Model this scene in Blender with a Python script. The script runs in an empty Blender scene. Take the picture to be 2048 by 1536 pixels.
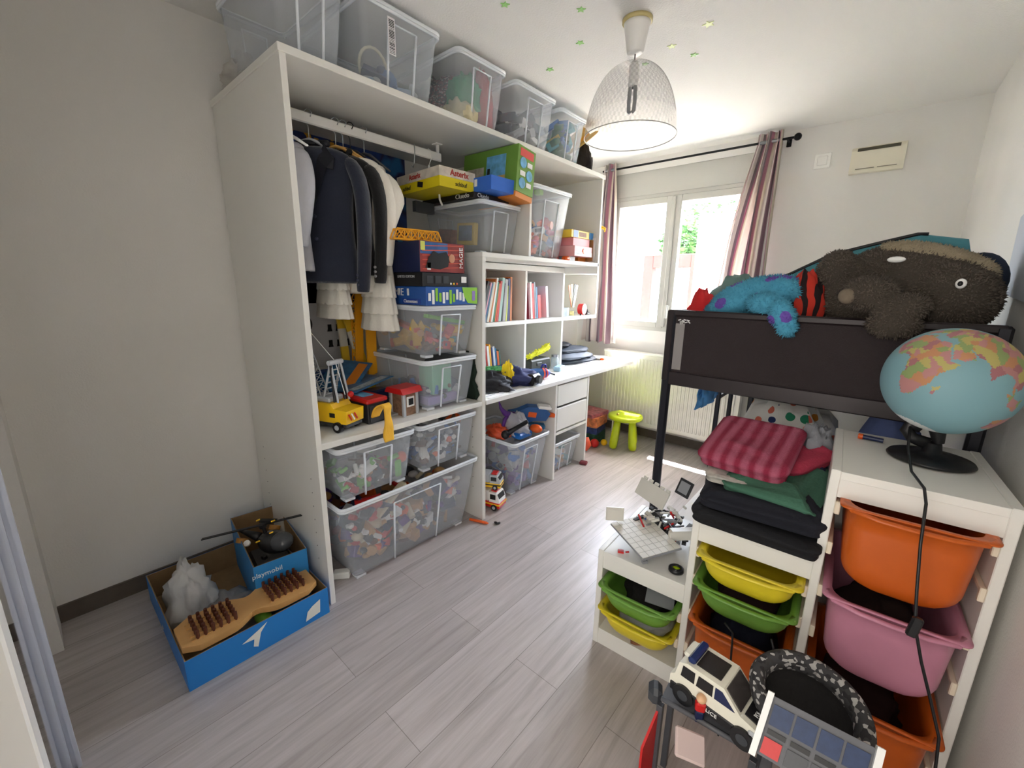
import bpy, bmesh, math, random
from math import sin, cos, pi, radians
from mathutils import Vector, Matrix, Euler, noise
random.seed(7)
S = bpy.context.scene
COL = S.collection
PI = math.pi

# ---------------------------------------------------------------- camera
yaw, pitch, roll, FPX = .7142, -.2278, .0158, 844.28
CAM = Vector((2.394, -.5888, 1.4001))
fwd = Vector((-sin(yaw)*cos(pitch), cos(yaw)*cos(pitch), sin(pitch)))
rt = Vector((cos(yaw), sin(yaw), 0)); up = rt.cross(fwd)
RT = rt*cos(roll)+up*sin(roll); UP = up*cos(roll)-rt*sin(roll)
cd = bpy.data.cameras.new('camera'); cam = bpy.data.objects.new('camera', cd); COL.objects.link(cam)
cd.sensor_width = 36; cd.lens = FPX/2048*36; cd.clip_start = .01; cd.clip_end = 200
cam.matrix_world = Matrix(((RT.x, UP.x, -fwd.x, CAM.x), (RT.y, UP.y, -fwd.y, CAM.y), (RT.z, UP.z, -fwd.z, CAM.z), (0, 0, 0, 1)))
S.camera = cam
# ---------------------------------------------------------------- world, sun, exposure
S.view_settings.view_transform = 'Standard'; S.view_settings.look = 'None'
S.view_settings.gamma = 1; S.view_settings.use_curve_mapping = False
S.view_settings.exposure = EXPO = 2.5
S.cycles.max_bounces = 14; S.cycles.diffuse_bounces = 8; S.cycles.glossy_bounces = 5
S.cycles.transmission_bounces = 8; S.cycles.transparent_max_bounces = 40
S.cycles.use_denoising = True
S.cycles.sample_clamp_indirect = 6
w = bpy.data.worlds.new('sky'); S.world = w; w.use_nodes = True
nt = w.node_tree; nt.nodes.clear()
bg = nt.nodes.new('ShaderNodeBackground'); wo = nt.nodes.new('ShaderNodeOutputWorld')
sky = nt.nodes.new('ShaderNodeTexSky'); sky.sky_type = 'NISHITA'; sky.sun_disc = False
sky.sun_elevation = radians(66); sky.sun_rotation = radians(10); sky.dust_density = 3.; sky.air_density = 1.
mx = nt.nodes.new('ShaderNodeMix'); mx.data_type = 'RGBA'; mx.inputs[0].default_value = .93
mx.inputs[7].default_value = (.316, .325, .328, 1)
nt.links.new(sky.outputs[0], mx.inputs[6]); nt.links.new(mx.outputs[2], bg.inputs[0]); bg.inputs[1].default_value = 11.
nt.links.new(bg.outputs[0], wo.inputs[0])
sd = bpy.data.lights.new('sun', 'SUN'); sd.energy = 28; sd.angle = radians(.6); sd.color = (1, .97, .92)
sun = bpy.data.objects.new('sun', sd); COL.objects.link(sun)
sun.rotation_euler = Vector((-.2, 1, 2.53)).to_track_quat('Z', 'Y').to_euler()
# daylight portal in the window opening, so the sky is sampled through it
pl = bpy.data.lights.new('window_portal', 'AREA'); pl.shape = 'RECTANGLE'; pl.size = 1.3; pl.size_y = 1.12
pl.cycles.is_portal = True
po = bpy.data.objects.new('window_portal', pl); COL.objects.link(po); po.location = (.95, 3.50, 1.62)
po.rotation_euler = (radians(-90), 0, 0)
# added fill light at the doorway behind the camera, no real source there
dl = bpy.data.lights.new('doorway_fill', 'AREA'); dl.shape = 'RECTANGLE'; dl.size = .75; dl.size_y = 1.9; dl.energy = 3.0
dl.color = (1, .95, .88)
do = bpy.data.objects.new('doorway_fill', dl); COL.objects.link(do); do.location = (2.2, -.95, 1.1)
do.rotation_euler = (radians(90), 0, 0)

# ---------------------------------------------------------------- materials
MATS = {}
def lin(c):
    return tuple((x/12.92 if x <= .04045 else ((x+.055)/1.055)**2.4) for x in c)
def rgb(h):
    return lin(tuple(int(h[i:i+2], 16)/255 for i in (0, 2, 4)))
def mat(name, color, rough=.5, metal=0., spec=.5, bump=0., bscale=60., var=0., vscale=8., sheen=0., coat=0., emit=0.):
    if name in MATS: return MATS[name]
    m = bpy.data.materials.new(name); m.use_nodes = True; MATS[name] = m
    n = m.node_tree.nodes; l = m.node_tree.links; b = n['Principled BSDF']
    c = rgb(color) if isinstance(color, str) else color
    b.inputs['Base Color'].default_value = (*c, 1); b.inputs['Roughness'].default_value = rough
    b.inputs['Metallic'].default_value = metal; b.inputs['Specular IOR Level'].default_value = spec
    b.inputs['Sheen Weight'].default_value = sheen; b.inputs['Coat Weight'].default_value = coat
    if emit:
        b.inputs['Emission Color'].default_value = (*c, 1); b.inputs['Emission Strength'].default_value = emit
    tc = n.new('ShaderNodeTexCoord')
    if var:
        t = n.new('ShaderNodeTexNoise'); t.inputs['Scale'].default_value = vscale; t.inputs['Detail'].default_value = 5
        l.new(tc.outputs['Object'], t.inputs['Vector'])
        r = n.new('ShaderNodeMapRange'); r.inputs[1].default_value = .3; r.inputs[2].default_value = .7
        r.inputs[3].default_value = 1-var; r.inputs[4].default_value = 1+var
        l.new(t.outputs[0], r.inputs[0])
        x = n.new('ShaderNodeVectorMath'); x.operation = 'SCALE'; x.inputs[0].default_value = c
        l.new(r.outputs[0], x.inputs['Scale']); l.new(x.outputs[0], b.inputs['Base Color'])
    if bump:
        t = n.new('ShaderNodeTexNoise'); t.inputs['Scale'].default_value = bscale; t.inputs['Detail'].default_value = 4
        l.new(tc.outputs['Object'], t.inputs['Vector'])
        u = n.new('ShaderNodeBump'); u.inputs['Strength'].default_value = bump; u.inputs['Distance'].default_value = .004
        l.new(t.outputs[0], u.inputs['Height']); l.new(u.outputs[0], b.inputs['Normal'])
    return m
def plastic(name, color):            # glossy toy plastic
    return mat(name, color, .35, var=.03, vscale=20)
def clear(name, color, fac, rough=.25):
    """translucent sheet: mostly see-through, a little white"""
    if name in MATS: return MATS[name]
    m = bpy.data.materials.new(name); m.use_nodes = True; MATS[name] = m
    n = m.node_tree.nodes; l = m.node_tree.links; b = n['Principled BSDF']
    b.inputs['Base Color'].default_value = (*color, 1); b.inputs['Roughness'].default_value = rough
    t = n.new('ShaderNodeBsdfTransparent'); x = n.new('ShaderNodeMixShader')
    f = n.new('ShaderNodeLayerWeight'); f.inputs[0].default_value = .25
    r = n.new('ShaderNodeMapRange'); r.inputs[3].default_value = fac; r.inputs[4].default_value = min(1, fac+.35)
    l.new(f.outputs['Facing'], r.inputs[0]); l.new(r.outputs[0], x.inputs[0])
    l.new(t.outputs[0], x.inputs[1]); l.new(b.outputs[0], x.inputs[2])
    l.new(x.outputs[0], n['Material Output'].inputs[0])
    return m
def nodes_mat(name):
    m = bpy.data.materials.new(name); m.use_nodes = True; MATS[name] = m
    return m, m.node_tree.nodes, m.node_tree.links, m.node_tree.nodes['Principled BSDF']
def ramp(n, stops, interp='LINEAR'):
    r = n.new('ShaderNodeValToRGB'); e = r.color_ramp; e.interpolation = interp
    while len(e.elements) < len(stops): e.elements.new(.5)
    for el, (p, c) in zip(e.elements, stops): el.position = p; el.color = (*(rgb(c) if isinstance(c, str) else c), 1)
    return r

# ---------------------------------------------------------------- geometry helpers
def frame_from(d):
    d = Vector(d).normalized(); a = Vector((0, 0, 1)) if abs(d.z) < .9 else Vector((1, 0, 0))
    u = d.cross(a).normalized(); return u, d.cross(u).normalized()
class MB:
    def __init__(s): s.v = []; s.f = []; s.mi = []; s.sm = []
    def add(s, vs, fs, mi=0, smooth=False, M=None):
        o = len(s.v)
        s.v += [tuple(M @ Vector(v)) if M else tuple(v) for v in vs]
        for f in fs: s.f.append(tuple(i+o for i in f)); s.mi.append(mi); s.sm.append(smooth)
        return s
    def box(s, c, d, rot=None, mi=0, taper=1., bev=0.):
        hx, hy, hz = d[0]/2, d[1]/2, d[2]/2
        M = Matrix.Translation(c) @ (Euler(rot).to_matrix().to_4x4() if rot else Matrix())
        bev = min(bev, hx*.8, hy*.8, hz*.8)
        if bev > 0:
            vs = []; fs = []
            for sx in (-1, 1):
                for sy in (-1, 1):
                    for sz in (-1, 1):
                        tp = taper if sz < 0 else 1
                        vs += [(sx*hx*tp, sy*(hy*tp-bev), sz*(hz-bev)), (sx*(hx*tp-bev), sy*hy*tp, sz*(hz-bev)), (sx*(hx*tp-bev), sy*(hy*tp-bev), sz*hz)]
            def I(sx, sy, sz, k): return ((sx > 0)*4+(sy > 0)*2+(sz > 0))*3+k
            for a in (-1, 1):
                fs.append([I(a, -1, -1, 0), I(a, 1, -1, 0), I(a, 1, 1, 0), I(a, -1, 1, 0)])
                fs.append([I(-1, a, -1, 1), I(1, a, -1, 1), I(1, a, 1, 1), I(-1, a, 1, 1)])
                fs.append([I(-1, -1, a, 2), I(1, -1, a, 2), I(1, 1, a, 2), I(-1, 1, a, 2)])
                for b in (-1, 1):
                    fs.append([I(a, b, -1, 0), I(a, b, 1, 0), I(a, b, 1, 1), I(a, b, -1, 1)])
                    fs.append([I(a, -1, b, 0), I(a, 1, b, 0), I(a, 1, b, 2), I(a, -1, b, 2)])
                    fs.append([I(-1, a, b, 1), I(1, a, b, 1), I(1, a, b, 2), I(-1, a, b, 2)])
                    for cc in (-1, 1): fs.append([I(a, b, cc, 0), I(a, b, cc, 1), I(a, b, cc, 2)])
            s.add(vs, fs, mi, False, M); return s
        vs = [(x*(taper if z < 0 else 1), y*(taper if z < 0 else 1), z) for x in (-hx, hx) for y in (-hy, hy) for z in (-hz, hz)]
        s.add(vs, [(0, 1, 3, 2), (4, 6, 7, 5), (0, 4, 5, 1), (2, 3, 7, 6), (0, 2, 6, 4), (1, 5, 7, 3)], mi, False, M); return s
    def bb(s, x0, x1, y0, y1, z0, z1, mi=0, bev=0.):
        return s.box(((x0+x1)/2, (y0+y1)/2, (z0+z1)/2), (x1-x0, y1-y0, z1-z0), None, mi, 1., bev)
    def cyl(s, p0, p1, r0, r1=None, n=16, mi=0, smooth=True):
        if r1 is None: r1 = r0
        p0 = Vector(p0); p1 = Vector(p1); u, v = frame_from(p1-p0); vs = []
        for p, r in ((p0, r0), (p1, r1)):
            vs += [p+u*r*cos(2*PI*i/n)+v*r*sin(2*PI*i/n) for i in range(n)]
        s.add(vs, [(i, (i+1) % n, n+(i+1) % n, n+i) for i in range(n)], mi, smooth)
        s.add(vs[:n], [tuple(range(n))], mi); s.add(vs[n:], [tuple(range(n))], mi); return s
    def tube(s, pts, r, n=8, mi=0, close=False, flat=1.):
        pts = [Vector(p) for p in pts]; N = len(pts); vs = []; pu = None
        rs = r if isinstance(r, (list, tuple)) else [r]*N
        for i, p in enumerate(pts):
            a = pts[(i-1) % N] if (i or close) else p; b = pts[(i+1) % N] if (i < N-1 or close) else p
            d = (b-a).normalized()
            if pu is None: u, v = frame_from(d)
            else:
                u = (pu-d*pu.dot(d)); u = u.normalized() if u.length > 1e-6 else frame_from(d)[0]; v = d.cross(u)
            pu = u
            vs += [p+u*rs[i]*cos(2*PI*k/n)+v*rs[i]*flat*sin(2*PI*k/n) for k in range(n)]
        fs = []
        for i in range(N if close else N-1):
            j = (i+1) % N
            fs += [(i*n+k, i*n+(k+1) % n, j*n+(k+1) % n, j*n+k) for k in range(n)]
        if not close: fs += [tuple(range(n)), tuple((N-1)*n+k for k in range(n))]
        s.add(vs, fs, mi, True); return s
    def lathe(s, prof, n=32, c=(0, 0, 0), mi=0, smooth=True, sx=1., sy=1., M=None):
        vs = []; fs = []
        for r, z in prof: vs += [(c[0]+sx*r*cos(2*PI*i/n), c[1]+sy*r*sin(2*PI*i/n), c[2]+z) for i in range(n)]
        for k in range(len(prof)-1):
            fs += [(k*n+i, k*n+(i+1) % n, (k+1)*n+(i+1) % n, (k+1)*n+i) for i in range(n)]
        s.add(vs, fs, mi, smooth, M); return s
    def ball(s, c, r, n=16, mi=0, rot=None, fn=None):
        if not isinstance(r, (tuple, list)): r = (r, r, r)
        M = Matrix.Translation(c) @ (Euler(rot).to_matrix().to_4x4() if rot else Matrix())
        m = n//2; vs = []; fs = []
        for k in range(1, m):
            t = PI*k/m
            for i in range(n):
                d = Vector((sin(t)*cos(2*PI*i/n), sin(t)*sin(2*PI*i/n), cos(t))); q = fn(d) if fn else 1
                vs.append((r[0]*d.x*q, r[1]*d.y*q, r[2]*d.z*q))
        vs += [(0, 0, r[2]), (0, 0, -r[2])]; T = len(vs)-2
        for k in range(m-2): fs += [(k*n+i, (k+1)*n+i, (k+1)*n+(i+1) % n, k*n+(i+1) % n) for i in range(n)]
        fs += [(T, i, (i+1) % n) for i in range(n)]
        fs += [(T+1, (m-2)*n+(i+1) % n, (m-2)*n+i) for i in range(n)]
        s.add(vs, fs, mi, True, M); return s
    def prism(s, poly, h, M=None, mi=0):
        """poly (x,y) extruded in z 0..h"""
        n = len(poly); vs = [(x, y, 0) for x, y in poly]+[(x, y, h) for x, y in poly]
        s.add(vs, [tuple(range(n))[::-1], tuple(range(n, 2*n))]+[(i, (i+1) % n, n+(i+1) % n, n+i) for i in range(n)], mi, False, M); return s
    def grid(s, nx, ny, fn, mi=0, thick=0.):
        vs = [Vector(fn(i/nx, j/ny)) for j in range(ny+1) for i in range(nx+1)]; W = nx+1
        fs = [(j*W+i, j*W+i+1, (j+1)*W+i+1, (j+1)*W+i) for j in range(ny) for i in range(nx)]
        if thick:
            N = [Vector() for _ in vs]
            for f in fs:
                q = (vs[f[1]]-vs[f[0]]).cross(vs[f[3]]-vs[f[0]])
                for i in f: N[i] += q
            T = len(vs); vs += [v-(q.normalized()*thick) for v, q in zip(vs, N)]
            fs2 = [tuple(T+i for i in f[::-1]) for f in fs]
            bd = [i for i in range(W)]+[j*W+nx for j in range(1, ny+1)]+[ny*W+i for i in range(nx-1, -1, -1)]+[j*W for j in range(ny-1, 0, -1)]
            fs2 += [(bd[k], T+bd[k], T+bd[(k+1) % len(bd)], bd[(k+1) % len(bd)]) for k in range(len(bd))]
            fs += fs2
        s.add(vs, fs, mi, True); return s
    def mesh(s, name, mats):
        me = bpy.data.meshes.new(name); me.from_pydata(s.v, [], s.f)
        for m in (mats if isinstance(mats, (list, tuple)) else [mats]): me.materials.append(m)
        me.polygons.foreach_set('material_index', s.mi); me.polygons.foreach_set('use_smooth', s.sm)
        bm = bmesh.new(); bm.from_mesh(me)
        bmesh.ops.recalc_face_normals(bm, faces=bm.faces); bm.to_mesh(me); bm.free()
        me.update(); return me
    def build(s, name, mats, parent=None, loc=None, rot=None, sub=0):
        o = bpy.data.objects.new(name, s.mesh(name, mats)); COL.objects.link(o)
        if parent: o.parent = parent
        if loc: o.location = loc
        if rot: o.rotation_euler = rot
        if sub:
            m = o.modifiers.new('sub', 'SUBSURF'); m.levels = sub; m.render_levels = sub
        return o
def tag(o, label, cat, group=None, kind=None):
    o['label'] = label; o['category'] = cat
    if group: o['group'] = group
    if kind: o['kind'] = kind
    return o
def thing(name, label, cat, loc=(0, 0, 0), rz=0, group=None, rot=None):
    o = bpy.data.objects.new(name, None); COL.objects.link(o); o.location = loc
    o.rotation_euler = rot if rot else (0, 0, rz); o.empty_display_size = .05
    return tag(o, label, cat, group)
def struct(o): o['kind'] = 'structure'; return o
def letters(txt, size, loc, rot, m, parent, name='lettering', bold=0., depth=.0006, sx=1., align='CENTER'):
    c = bpy.data.curves.new(name, 'FONT'); c.body = txt; c.size = size; c.extrude = depth; c.offset = bold
    c.align_x = align; c.align_y = 'CENTER'; c.resolution_u = 3
    t = bpy.data.objects.new(name+'_tmp', c); COL.objects.link(t)
    dg = bpy.context.evaluated_depsgraph_get(); me = bpy.data.meshes.new_from_object(t.evaluated_get(dg))
    COL.objects.unlink(t); bpy.data.objects.remove(t); bpy.data.curves.remove(c)
    me.name = name; me.materials.clear(); me.materials.append(m)
    o = bpy.data.objects.new(name, me); COL.objects.link(o); o.parent = parent
    o.location = loc; o.rotation_euler = rot; o.scale = (sx, 1, 1)
    return o
FXP = (PI/2, 0, PI/2)      # lettering on a face turned to +x
FYM = (PI/2, 0, 0)         # lettering on a face turned to -y
FUP = (0, 0, 0)
def copy_tree(o, parent=None):
    c = o.copy(); COL.objects.link(c); c.parent = parent
    for ch in list(o.children): copy_tree(ch, c)
    return c
def fbm(p, s=1.): return noise.fractal(Vector(p)*s, .9, 2., 4)

white = mat('white_melamine', 'e9e8e2', .45, var=.015, vscale=3)
whitem = mat('white_lacquer', 'f1f0ec', .35)
cream = mat('cream_metal', 'efeee6', .4)
black = mat('black_plastic', '17171a', .4)
chrome = mat('chrome', 'c9ccd2', .22, 1.)
red = plastic('red_plastic', 'c8201f'); yellow = plastic('yellow_plastic', 'f2c21a'); blue = plastic('blue_plastic', '1f6fc4')
green = plastic('green_plastic', '6fbf2f'); orange = plastic('orange_plastic', 'e8611c'); purple = plastic('purple_plastic', '5b2a86')
dgrey = plastic('dark_grey_plastic', '3c3f44'); lgrey = plastic('light_grey_plastic', 'b4b8bc'); wht = plastic('white_plastic', 'f0f0ee')
teal = plastic('teal_plastic', '2b9fa8'); navy = plastic('navy_plastic', '1c2750'); pink = plastic('pink_plastic', 'dd6f94')
lime = plastic('lime_plastic', 'b5cf12'); brown = plastic('brown_plastic', '6b4428'); tan = plastic('tan_wood', 'c99b62')
dkgreen = plastic('dark_green_plastic', '17603c'); lilac = plastic('lilac_plastic', '9a86c9')

# ---------------------------------------------------------------- the room
H, L = 2.5, 3.2
wallm, n, l, b = nodes_mat('painted_wall')
b.inputs['Base Color'].default_value = (*rgb('e8e6e1'), 1); b.inputs['Roughness'].default_value = .85
tc = n.new('ShaderNodeTexCoord'); t = n.new('ShaderNodeTexNoise'); t.inputs['Scale'].default_value = 160; t.inputs['Detail'].default_value = 6
u = n.new('ShaderNodeBump'); u.inputs['Strength'].default_value = .35; u.inputs['Distance'].default_value = .003
l.new(tc.outputs['Object'], t.inputs[0]); l.new(t.outputs[0], u.inputs['Height']); l.new(u.outputs[0], b.inputs['Normal'])
t2 = n.new('ShaderNodeTexNoise'); t2.inputs['Scale'].default_value = 1.3; l.new(tc.outputs['Object'], t2.inputs[0])
r2 = ramp(n, [(.35, 'e3e1dc'), (.65, 'eae8e4')]); l.new(t2.outputs[0], r2.inputs[0]); l.new(r2.outputs[0], b.inputs['Base Color'])
ceilm = mat('ceiling_paint', 'ebeae7', .9, bump=.5, bscale=120)
floorm, n, l, b = nodes_mat('grey_oak_laminate')
tc = n.new('ShaderNodeTexCoord'); mp = n.new('ShaderNodeMapping'); mp.inputs['Rotation'].default_value = (0, 0, PI/2)
l.new(tc.outputs['Object'], mp.inputs[0])
br = n.new('ShaderNodeTexBrick'); br.inputs['Scale'].default_value = 1; br.inputs['Brick Width'].default_value = 1.22
br.inputs['Row Height'].default_value = .192; br.inputs['Mortar Size'].default_value = .0012; br.inputs['Bias'].default_value = 0
br.inputs['Color1'].default_value = (*rgb('b9b2b0'), 1); br.inputs['Color2'].default_value = (*rgb('aaa3a0'), 1); br.inputs['Mortar'].default_value = (*rgb('877f7a'), 1)
br.offset = .37; l.new(mp.outputs[0], br.inputs[0])
m2 = n.new('ShaderNodeMapping'); m2.inputs['Scale'].default_value = (22, 1.3, 1); l.new(tc.outputs['Object'], m2.inputs[0])
g1 = n.new('ShaderNodeTexNoise'); g1.inputs['Scale'].default_value = 1.6; g1.inputs['Detail'].default_value = 8; g1.inputs['Roughness'].default_value = .65; g1.inputs['Distortion'].default_value = .6
l.new(m2.outputs[0], g1.inputs[0]); gr = ramp(n, [(.3, (.68, .66, .65)), (.5, (.95, .95, .96)), (.72, (1.18, 1.19, 1.22))]); l.new(g1.outputs[0], gr.inputs[0])
mm = n.new('ShaderNodeMix'); mm.data_type = 'RGBA'; mm.blend_type = 'MULTIPLY'; mm.inputs[0].default_value = .85
l.new(br.outputs[0], mm.inputs[6]); l.new(gr.outputs[0], mm.inputs[7]); l.new(mm.outputs[2], b.inputs['Base Color'])
b.inputs['Roughness'].default_value = .33; b.inputs['Specular IOR Level'].default_value = .7; ub = n.new('ShaderNodeBump'); ub.inputs['Strength'].default_value = .25; ub.inputs['Distance'].default_value = .002
l.new(g1.outputs[0], ub.inputs['Height']); l.new(ub.outputs[0], b.inputs['Normal'])
basem = mat('dark_laminate_skirting', '5f564d', .5, var=.1, vscale=20)

XR0, XR1 = 2.76, 2.665         # the right wall is slightly out of square
struct(MB().bb(-.3, 3.2, -1.6, L+.4, -.12, 0).build('floor', floorm))
struct(MB().bb(-.3, 3.2, -1.6, L+.4, H, H+.12).build('ceiling', ceilm))
struct(MB().bb(-.25, 0, -1.6, L, 0, H).build('wall_left', wallm))
wx0, wx1, wz0, wz1 = .30, 1.62, 1.02, 2.40
wb = MB().bb(0, wx0, L, L+.33, 0, H).bb(wx1, 3.1, L, L+.33, 0, H).bb(wx0, wx1, L, L+.33, 0, wz0).bb(wx0, wx1, L, L+.33, wz1, H)
struct(wb.build('wall_window', wallm))
struct(MB().prism([(XR0+.03, -1.6), (XR1, L), (XR1+.4, L), (XR0+.4, -1.6)], H).build('wall_right', wallm))
# wall behind the camera with the doorway opening, and the closet return
wk = MB().bb(0, .21, -.98, -.69, 0, H).bb(.21, 1.5, -1.10, -.98, 0, H).bb(1.5, 1.84, -1.10, -.76, 0, H).bb(2.60, 2.95, -1.10, -.76, 0, H).bb(1.84, 2.60, -1.1, -.98, 2.05, H)
wk.bb(-.25, 3.2, -1.75, -1.6, 0, H)
struct(wk.build('wall_back', wallm))
struct(MB().bb(0, .012, -.69, .11, 0, .075).build('baseboard_left', basem))
struct(MB().bb(1.2, 2.66, L-.012, L, 0, .075).bb(.0, 1.2, L-.012, L, 0, .075).build('baseboard_window', basem))
bbm = MB(); bbm.prism([(XR0-.012, -.69), (XR1-.012, L-.02), (XR1, L-.02), (XR0, -.69)], .075)
struct(bbm.build('baseboard_right', basem))
alu = mat('brushed_aluminium', 'b8bcc6', .3, 1.)
mirror = mat('mirror_glass', 'dcdddd', .04, 1.)
cd_ = thing('closet_door', 'mirrored sliding closet door with aluminium edge profile at left edge of photo', 'closet door', (.81, -.70, 0))
MB().bb(.012, .585, -.014, -.009, .03, 2.4).build('mirror_panel', mirror, cd_)
MB().bb(-.006, .012, -.014, -.004, .0, 2.42).bb(-.006, .004, -.004, .005, .0, 2.42).bb(-.006, .012, .005, .014, .0, 2.42).build('edge_profile', mat('satin_profile', 'ccd2e0', .3, .3), cd_)
struct(MB().bb(.21, .80, -.75, -.73, -.001, .004).build('trim_1', alu))
struct(MB().bb(1.40, 1.475, -.745, -.685, .0, 2.1, bev=.004).build('trim_2', whitem))

# ---------------------------------------------------------------- window
wf = mat('white_pvc_frame', 'bcbcb6', .4)
win = bpy.data.objects.new('window_1', None); COL.objects.link(win); win['kind'] = 'structure'; win.location = (0, L, 0)
MB().bb(.30, 1.62, .0, .06, 2.17, 2.40, bev=.003).bb(.32, 1.60, -.006, .0, 2.20, 2.37).build('shutter_box', wf, win)
MB().bb(.30, .36, .0, .07, 1.02, 2.17).bb(1.56, 1.62, .0, .07, 1.02, 2.17).bb(.36, 1.56, .0, .07, 1.02, 1.06).bb(.36, 1.56, .0, .07, 2.14, 2.17).bb(.885, .925, .0, .07, 1.06, 2.14).build('window_frame', wf, win)
def sash(x0, x1, z0=1.05, z1=2.17):
    m = MB(); t = .055; y0, y1 = -.012, .045
    m.bb(x0, x0+t, y0, y1, z0, z1, bev=.004).bb(x1-t, x1, y0, y1, z0, z1, bev=.004).bb(x0+t, x1-t, y0, y1, z0, z0+t, bev=.004).bb(x0+t, x1-t, y0, y1, z1-t, z1, bev=.004)
    s = m.build('sash', wf, win)
    MB().bb(x0+t, x1-t, .012, .018, z0+t, z1-t).build('pane', clear('window_glass', (1, 1, 1), .03, .05), s)
    return s
sash(.35, .895); s2 = sash(.915, 1.57)
MB().bb(.888, .922, -.028, -.01, 1.06, 2.16, bev=.006).build('astragal', wf, win)
MB().box((.935, -.02, 1.22), (.03, .014, .07), bev=.004).box((.935, -.045, 1.20), (.018, .018, .12), bev=.006).build('window_handle', wf, win)
MB().bb(.26, 1.66, .07, .36, .99, 1.02).build('window_sill', wf, win)
MB().bb(.30, 1.62, .30, .33, 2.14, 2.42).build('shutter_slats', wf, win)
MB().bb(.30, .345, .07, .33, 1.02, 2.14).bb(1.575, 1.62, .07, .33, 1.02, 2.14).build('shutter_rail', wf, win)

# outside: sunlit facade, red gateway, trees, ground
facade = mat('pale_render', 'efe9e2', .9, var=.03)
og = MB().bb(-9, 9, L+.5, 26, -.6, -.45).build('ground', mat('pale_paving', '86817a', .9, var=.06)); struct(og)
hb = thing('neighbouring_building', 'pale rendered building seen through the window, overexposed', 'building', (-3.2, 14, -.5))
MB().bb(-6, 3.2, 0, .3, 0, 4.2).build('wall', facade, hb)
for x in (-5.2, .9):
    f = MB().bb(x, x+.75, -.04, .02, 1.1, 2.4).build('window', mat('grey_shutter', '6a6d76', .6), hb)
    MB().bb(x+.08, x+.67, -.05, -.045, 1.18, 2.32).build('pane', mat('dark_window', '8a929c', .4), f)
gw = thing('gateway', 'red painted doorway surround behind the window mullion', 'doorway', (-.95, 8.0, -.5))
MB().bb(-.52, -.32, -.1, .1, 0, 2.55, bev=.01).bb(.42, .60, -.1, .1, 0, 2.55, bev=.01).bb(-.32, .42, -.1, .1, 2.3, 2.55, bev=.01).build('frame', mat('red_render', '7a1409', .8), gw)
MB().bb(.0, .42, -.02, .04, 1.1, 2.1).build('pane', mat('grey_shutter', '6a6d76', .6), gw)
wt = thing('garden_wall', 'tall white garden screen panel outside right window sash', 'screen', (.25, 7.2, -.5))
MB().bb(-.47, 1.3, 0, .12, 0, 3.12).build('panel', facade, wt)
def tree(cx, cy, z0, r, seed, label):
    random.seed(seed); t = thing('tree', label, 'tree', (cx, cy, -.5))
    m = MB()
    for i in range(1500):
        d = Vector((random.gauss(0, 1), random.gauss(0, 1), random.gauss(0, 1))).normalized()*random.uniform(.45, 1)**.5
        p = Vector((d.x*r*1.3, d.y*r*.8, z0+.5+d.z*r)); a = Vector((random.gauss(0, 1), random.gauss(0, 1), random.gauss(0, 1))).normalized(); u, v = frame_from(a); q = random.uniform(.04, .09)
        m.add([p-u*q, p+v*q*.5, p+u*q, p-v*q*.5], [(0, 1, 2, 3)], random.choice((0, 1)))
    m.build('foliage', [mat('leaf_green', '1e4a12', .7), mat('leaf_light', '33661c', .7)], t)
    MB().tube([(0, 0, 0), (.05, 0, z0*.6), (0, .05, z0+.3)], [.12, .09, .05]).build('trunk', mat('bark', '5b4a3a', .9), t)
tree(-.75, 11.4, 3.25, 1.0, 3, 'leafy green tree above the white screen outside')
tree(-1.12, 9.0, 2.35, .40, 5, 'small green bush in the gap beside window mullion')

# curtain rod + curtains
rod = thing('curtain_rod', 'black metal curtain rod with ball finial above the window', 'curtain rod', (0, L-.11, 2.425))
blk = mat('black_metal', '1b1a1c', .4, .6)
MB().cyl((.26, 0, 0), (1.74, 0, 0), .008).build('rod', blk, rod)
MB().ball((1.755, 0, 0), .024).build('finial', blk, rod)
for x in (.30, 1.69): MB().cyl((x, 0, 0), (x, .11, -.0), .006).box((x, .1, 0), (.03, .012, .06), bev=.003).build('bracket', blk, rod)
curt, n, l, b = nodes_mat('striped_curtain')
tc = n.new('ShaderNodeTexCoord'); sp = n.new('ShaderNodeSeparateXYZ'); l.new(tc.outputs['UV'], sp.inputs[0])
ml = n.new('ShaderNodeMath'); ml.operation = 'MULTIPLY'; ml.inputs[1].default_value = 3; l.new(sp.outputs[0], ml.inputs[0])
fr = n.new('ShaderNodeMath'); fr.operation = 'FRACT'; l.new(ml.outputs[0], fr.inputs[0])
cr = ramp(n, [(0, 'e6dcd6'), (.28, '9d828d'), (.45, 'ddd7d3'), (.62, '8e8087'), (.74, 'bb8597'), (.86, 'd9d0c2')], 'CONSTANT'); l.new(fr.outputs[0], cr.inputs[0])
l.new(cr.outputs[0], b.inputs['Base Color']); b.inputs['Roughness'].default_value = .8
tr = n.new('ShaderNodeBsdfTranslucent'); l.new(cr.outputs[0], tr.inputs[0]); mxs = n.new('ShaderNodeMixShader'); mxs.inputs[0].default_value = .35
l.new(b.outputs[0], mxs.inputs[1]); l.new(tr.outputs[0], mxs.inputs[2]); l.new(mxs.outputs[0], n['Material Output'].inputs[0])
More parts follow.
